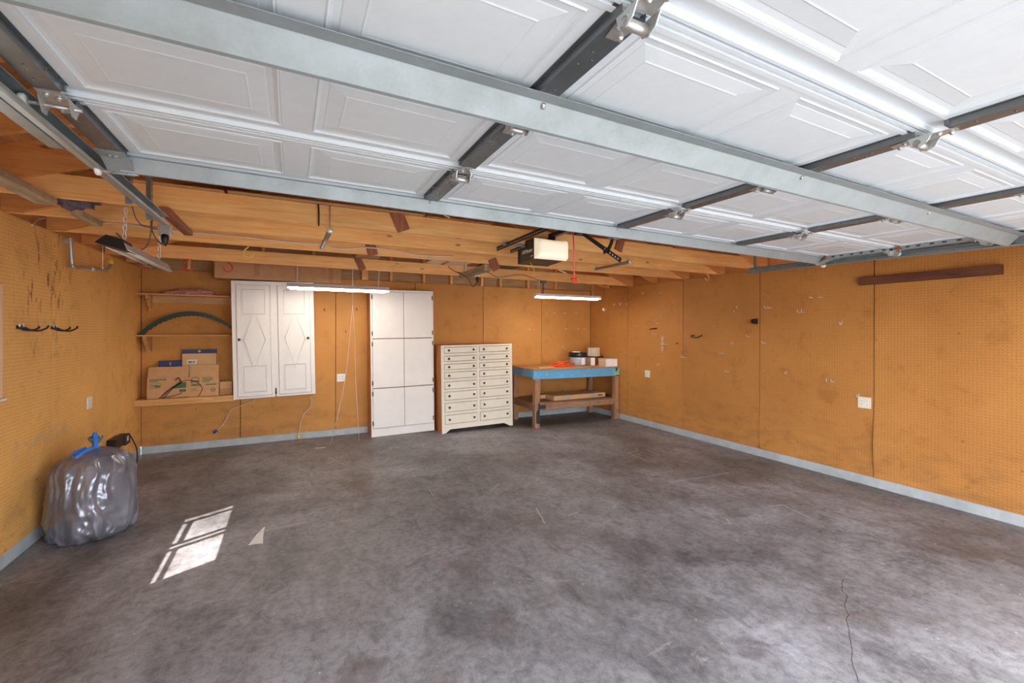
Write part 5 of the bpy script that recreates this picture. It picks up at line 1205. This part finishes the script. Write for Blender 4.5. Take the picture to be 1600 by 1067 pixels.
RH = [((1005.6, 458.4), 'cup', 'bright metal peg hook high on the right wall above the chain, leftmost of its row'),
      ((1023, 458.8), 'dash', 'small peg hook in the top row on the right wall, second from left'),
      ((1032.4, 458), 'dash', 'small peg hook in the top row on the right wall, third from left'),
      ((1047.6, 458.8), 'dash', 'small metal peg hook in the top row on the right wall, nearest its seam'),
      ((961, 475.6), 'cup', 'metal cup hook in the corner row of three on the right wall, nearest the corner'),
      ((970.3, 475), 'cup', 'metal cup hook in the corner row of three on the right wall, middle one'),
      ((980.3, 475), 'cup', 'metal cup hook ending the corner row of three on the right wall'),
      ((995.6, 510), 'dash', 'small metal peg hook left of the dark handle on the right wall'),
      ((1027, 505), 'dash', 'small metal peg hook just above the dark handle on the right wall'),
      ((1025, 523), 'peg', 'metal peg hook just below the dark handle on the right wall'),
      ((1041, 538), 'double', 'double peg hook touching the hanging chain on the right wall'),
      ((980, 551), 'peg', 'long peg hook on the right wall above the right end of the workbench'),
      ((1029.8, 569.4), 'cup', 'small peg hook below the hanging chain and above the outlet'),
      ((1070, 558), 'double', 'double peg hook straddling the seam right of the chain'),
      ((1154, 479), 'cup', 'metal cup hook high on the third board of the right wall'),
      ((1153, 489), 'peg', 'long peg hook just below the high cup hook on the right wall'),
      ((1122, 513), 'peg', 'long peg hook right of the dark wire ring on the right wall'),
      ((1172, 526), 'peg', 'long peg hook below the black clip on the right wall'),
      ((1146, 536), 'cup', 'tiny peg hook between the wire ring and the black clip, lower down'),
      ((1131, 553), 'double', 'double peg hook in the middle of the third board of the right wall'),
      ((1139, 581), 'peg', 'lowest long peg hook on the third board of the right wall'),
      ((1203, 481), 'double', 'double peg hook right of the black clip on the right wall'),
      ((1196, 536), 'peg', 'long peg hook just right of the seam below the black clip'),
      ((1267.7, 465), 'dash', 'left one of the two small peg hooks high under the door track'),
      ((1282.7, 464.6), 'dash', 'right one of the two small peg hooks high under the door track'),
      ((1255, 488), 'double', 'angled double peg hook below the two small high hooks'),
      ((1315.5, 505), 'cup', 'single peg hook left of the long dark board and below it'),
      ((1229.6, 581.6), 'cup', 'short peg hook low on the fourth board of the right wall'),
      ((1301, 596), 'double', 'double peg hook above and left of the nearest outlet'),
      ((1342, 618), 'cup', 'small peg hook just above the nearest outlet')]
for q, kd, lab in RH: peg_hook(at_x(q[0], q[1], XR), lab, kd)
for q, kd, lab in (((854, 490), 'dash', 'small peg hook on the back wall under the right light, leftmost of the row'), ((866, 489.5), 'dash', 'small peg hook on the back wall under the right light, second of the row'), ((882, 489.5), 'dash', 'small peg hook on the back wall under the right light, third of the row'), ((899.6, 489.5), 'dash', 'small peg hook on the back wall under the right light, last of the row'),
                    ((826, 515), 'dash', 'peg hook in the lower left pair on the back wall, left one'), ((834, 515), 'dash', 'peg hook in the lower left pair on the back wall, right one'), ((884, 514), 'dash', 'peg hook in the lower row above the jar on the back wall, left'), ((903, 514), 'dash', 'peg hook in the lower row above the jar on the back wall, middle'), ((912, 514), 'dash', 'peg hook in the lower row above the jar on the back wall, nearest the corner'),
                    ((879, 542), 'dash', 'upper peg hook just left of the jar on the back wall'), ((879, 553), 'dash', 'lower peg hook just left of the jar on the back wall'),
                    ((507, 484), 'cup', 'small dark hook on the back wall right of the wall cabinet, upper left'), ((557, 483), 'cup', 'small dark hook on the back wall left of the tall cabinet'), ((540, 518), 'cup', 'small dark hook on the back wall behind the pull string')):
    o = peg_hook(at_y(q[0], q[1], YB), lab, kd, 'y', 'peg hooks on the back wall')
    if q[0] < 600: o.data.materials[0] = M['blackmetal']
p = at_x(1035, 527, XR - 0.012); m = MB(); m.chain(p, (p.x, p.y, p.z - 0.235), 0.05, 0.014, 0.0036); m.tube([p + Vector((0.012, 0, 0.01)), p + Vector((-0.006, 0, 0.008)), p + Vector((-0.008, 0, -0.005))], 0.004, 6)
single(m, 'short_chain', 'chain', 'short length of chain hanging on the right wall above the outlet', 'chain', loc=p)
p = at_x(1022, 513, XR); m = MB(); m.tube(spline([p, p + Vector((-0.06, 0.0, -0.012)), p + Vector((-0.12, -0.03, -0.015)), p + Vector((-0.125, -0.10, -0.008)), p + Vector((-0.06, -0.12, 0))], 6), 0.009, 8); single(m, 'bent_rod', 'blackmetal', 'dark bent handle on the right wall above the chain', 'handle', loc=p)
p = at_x(1085, 524, XR); m = MB(); m.tube(spline([p, p + Vector((-0.05, 0.01, -0.004)), p + Vector((-0.085, -0.02, -0.02)), p + Vector((-0.09, -0.11, -0.03)), p + Vector((-0.06, -0.15, -0.012)), p + Vector((-0.0, -0.13, 0.005))], 6), 0.007, 8); single(m, 'wire_ring', 'blackmetal', 'dark wire ring sticking out of the right wall past the first seam', 'ring', loc=p)
p = at_x(1181, 502, XR); t = thing('tool_clip', 'black spring clip on the right wall beside the second seam', 'clip', p)
m = MB(); m.box(p.x - 0.012, p.x - 0.001, p.y - 0.03, p.y + 0.03, p.z - 0.035, p.z + 0.035, 0.003); m.make('plate', 'black', t)
m = MB()
for k in (-0.022, 0.018): m.box(p.x - 0.055, p.x - 0.0125, p.y + k, p.y + k + 0.008, p.z - 0.025, p.z + 0.025, 0.003)
m.tube([p + Vector((-0.06, -0.018, 0.0)), p + Vector((-0.06, 0.022, 0.0))], 0.012, 8); m.make('jaw', 'black', t)
m = MB()
for q in ((1058.4, 536.6),): p = at_x(*q, XR - 0.0); m.lathe([(0.012, 0), (0.010, -0.02), (0.0, -0.022)], p, 10, 'x'); single(m, 'coat_peg', 'oldboard', 'small brown knob on the right wall right of the chain', 'knob')
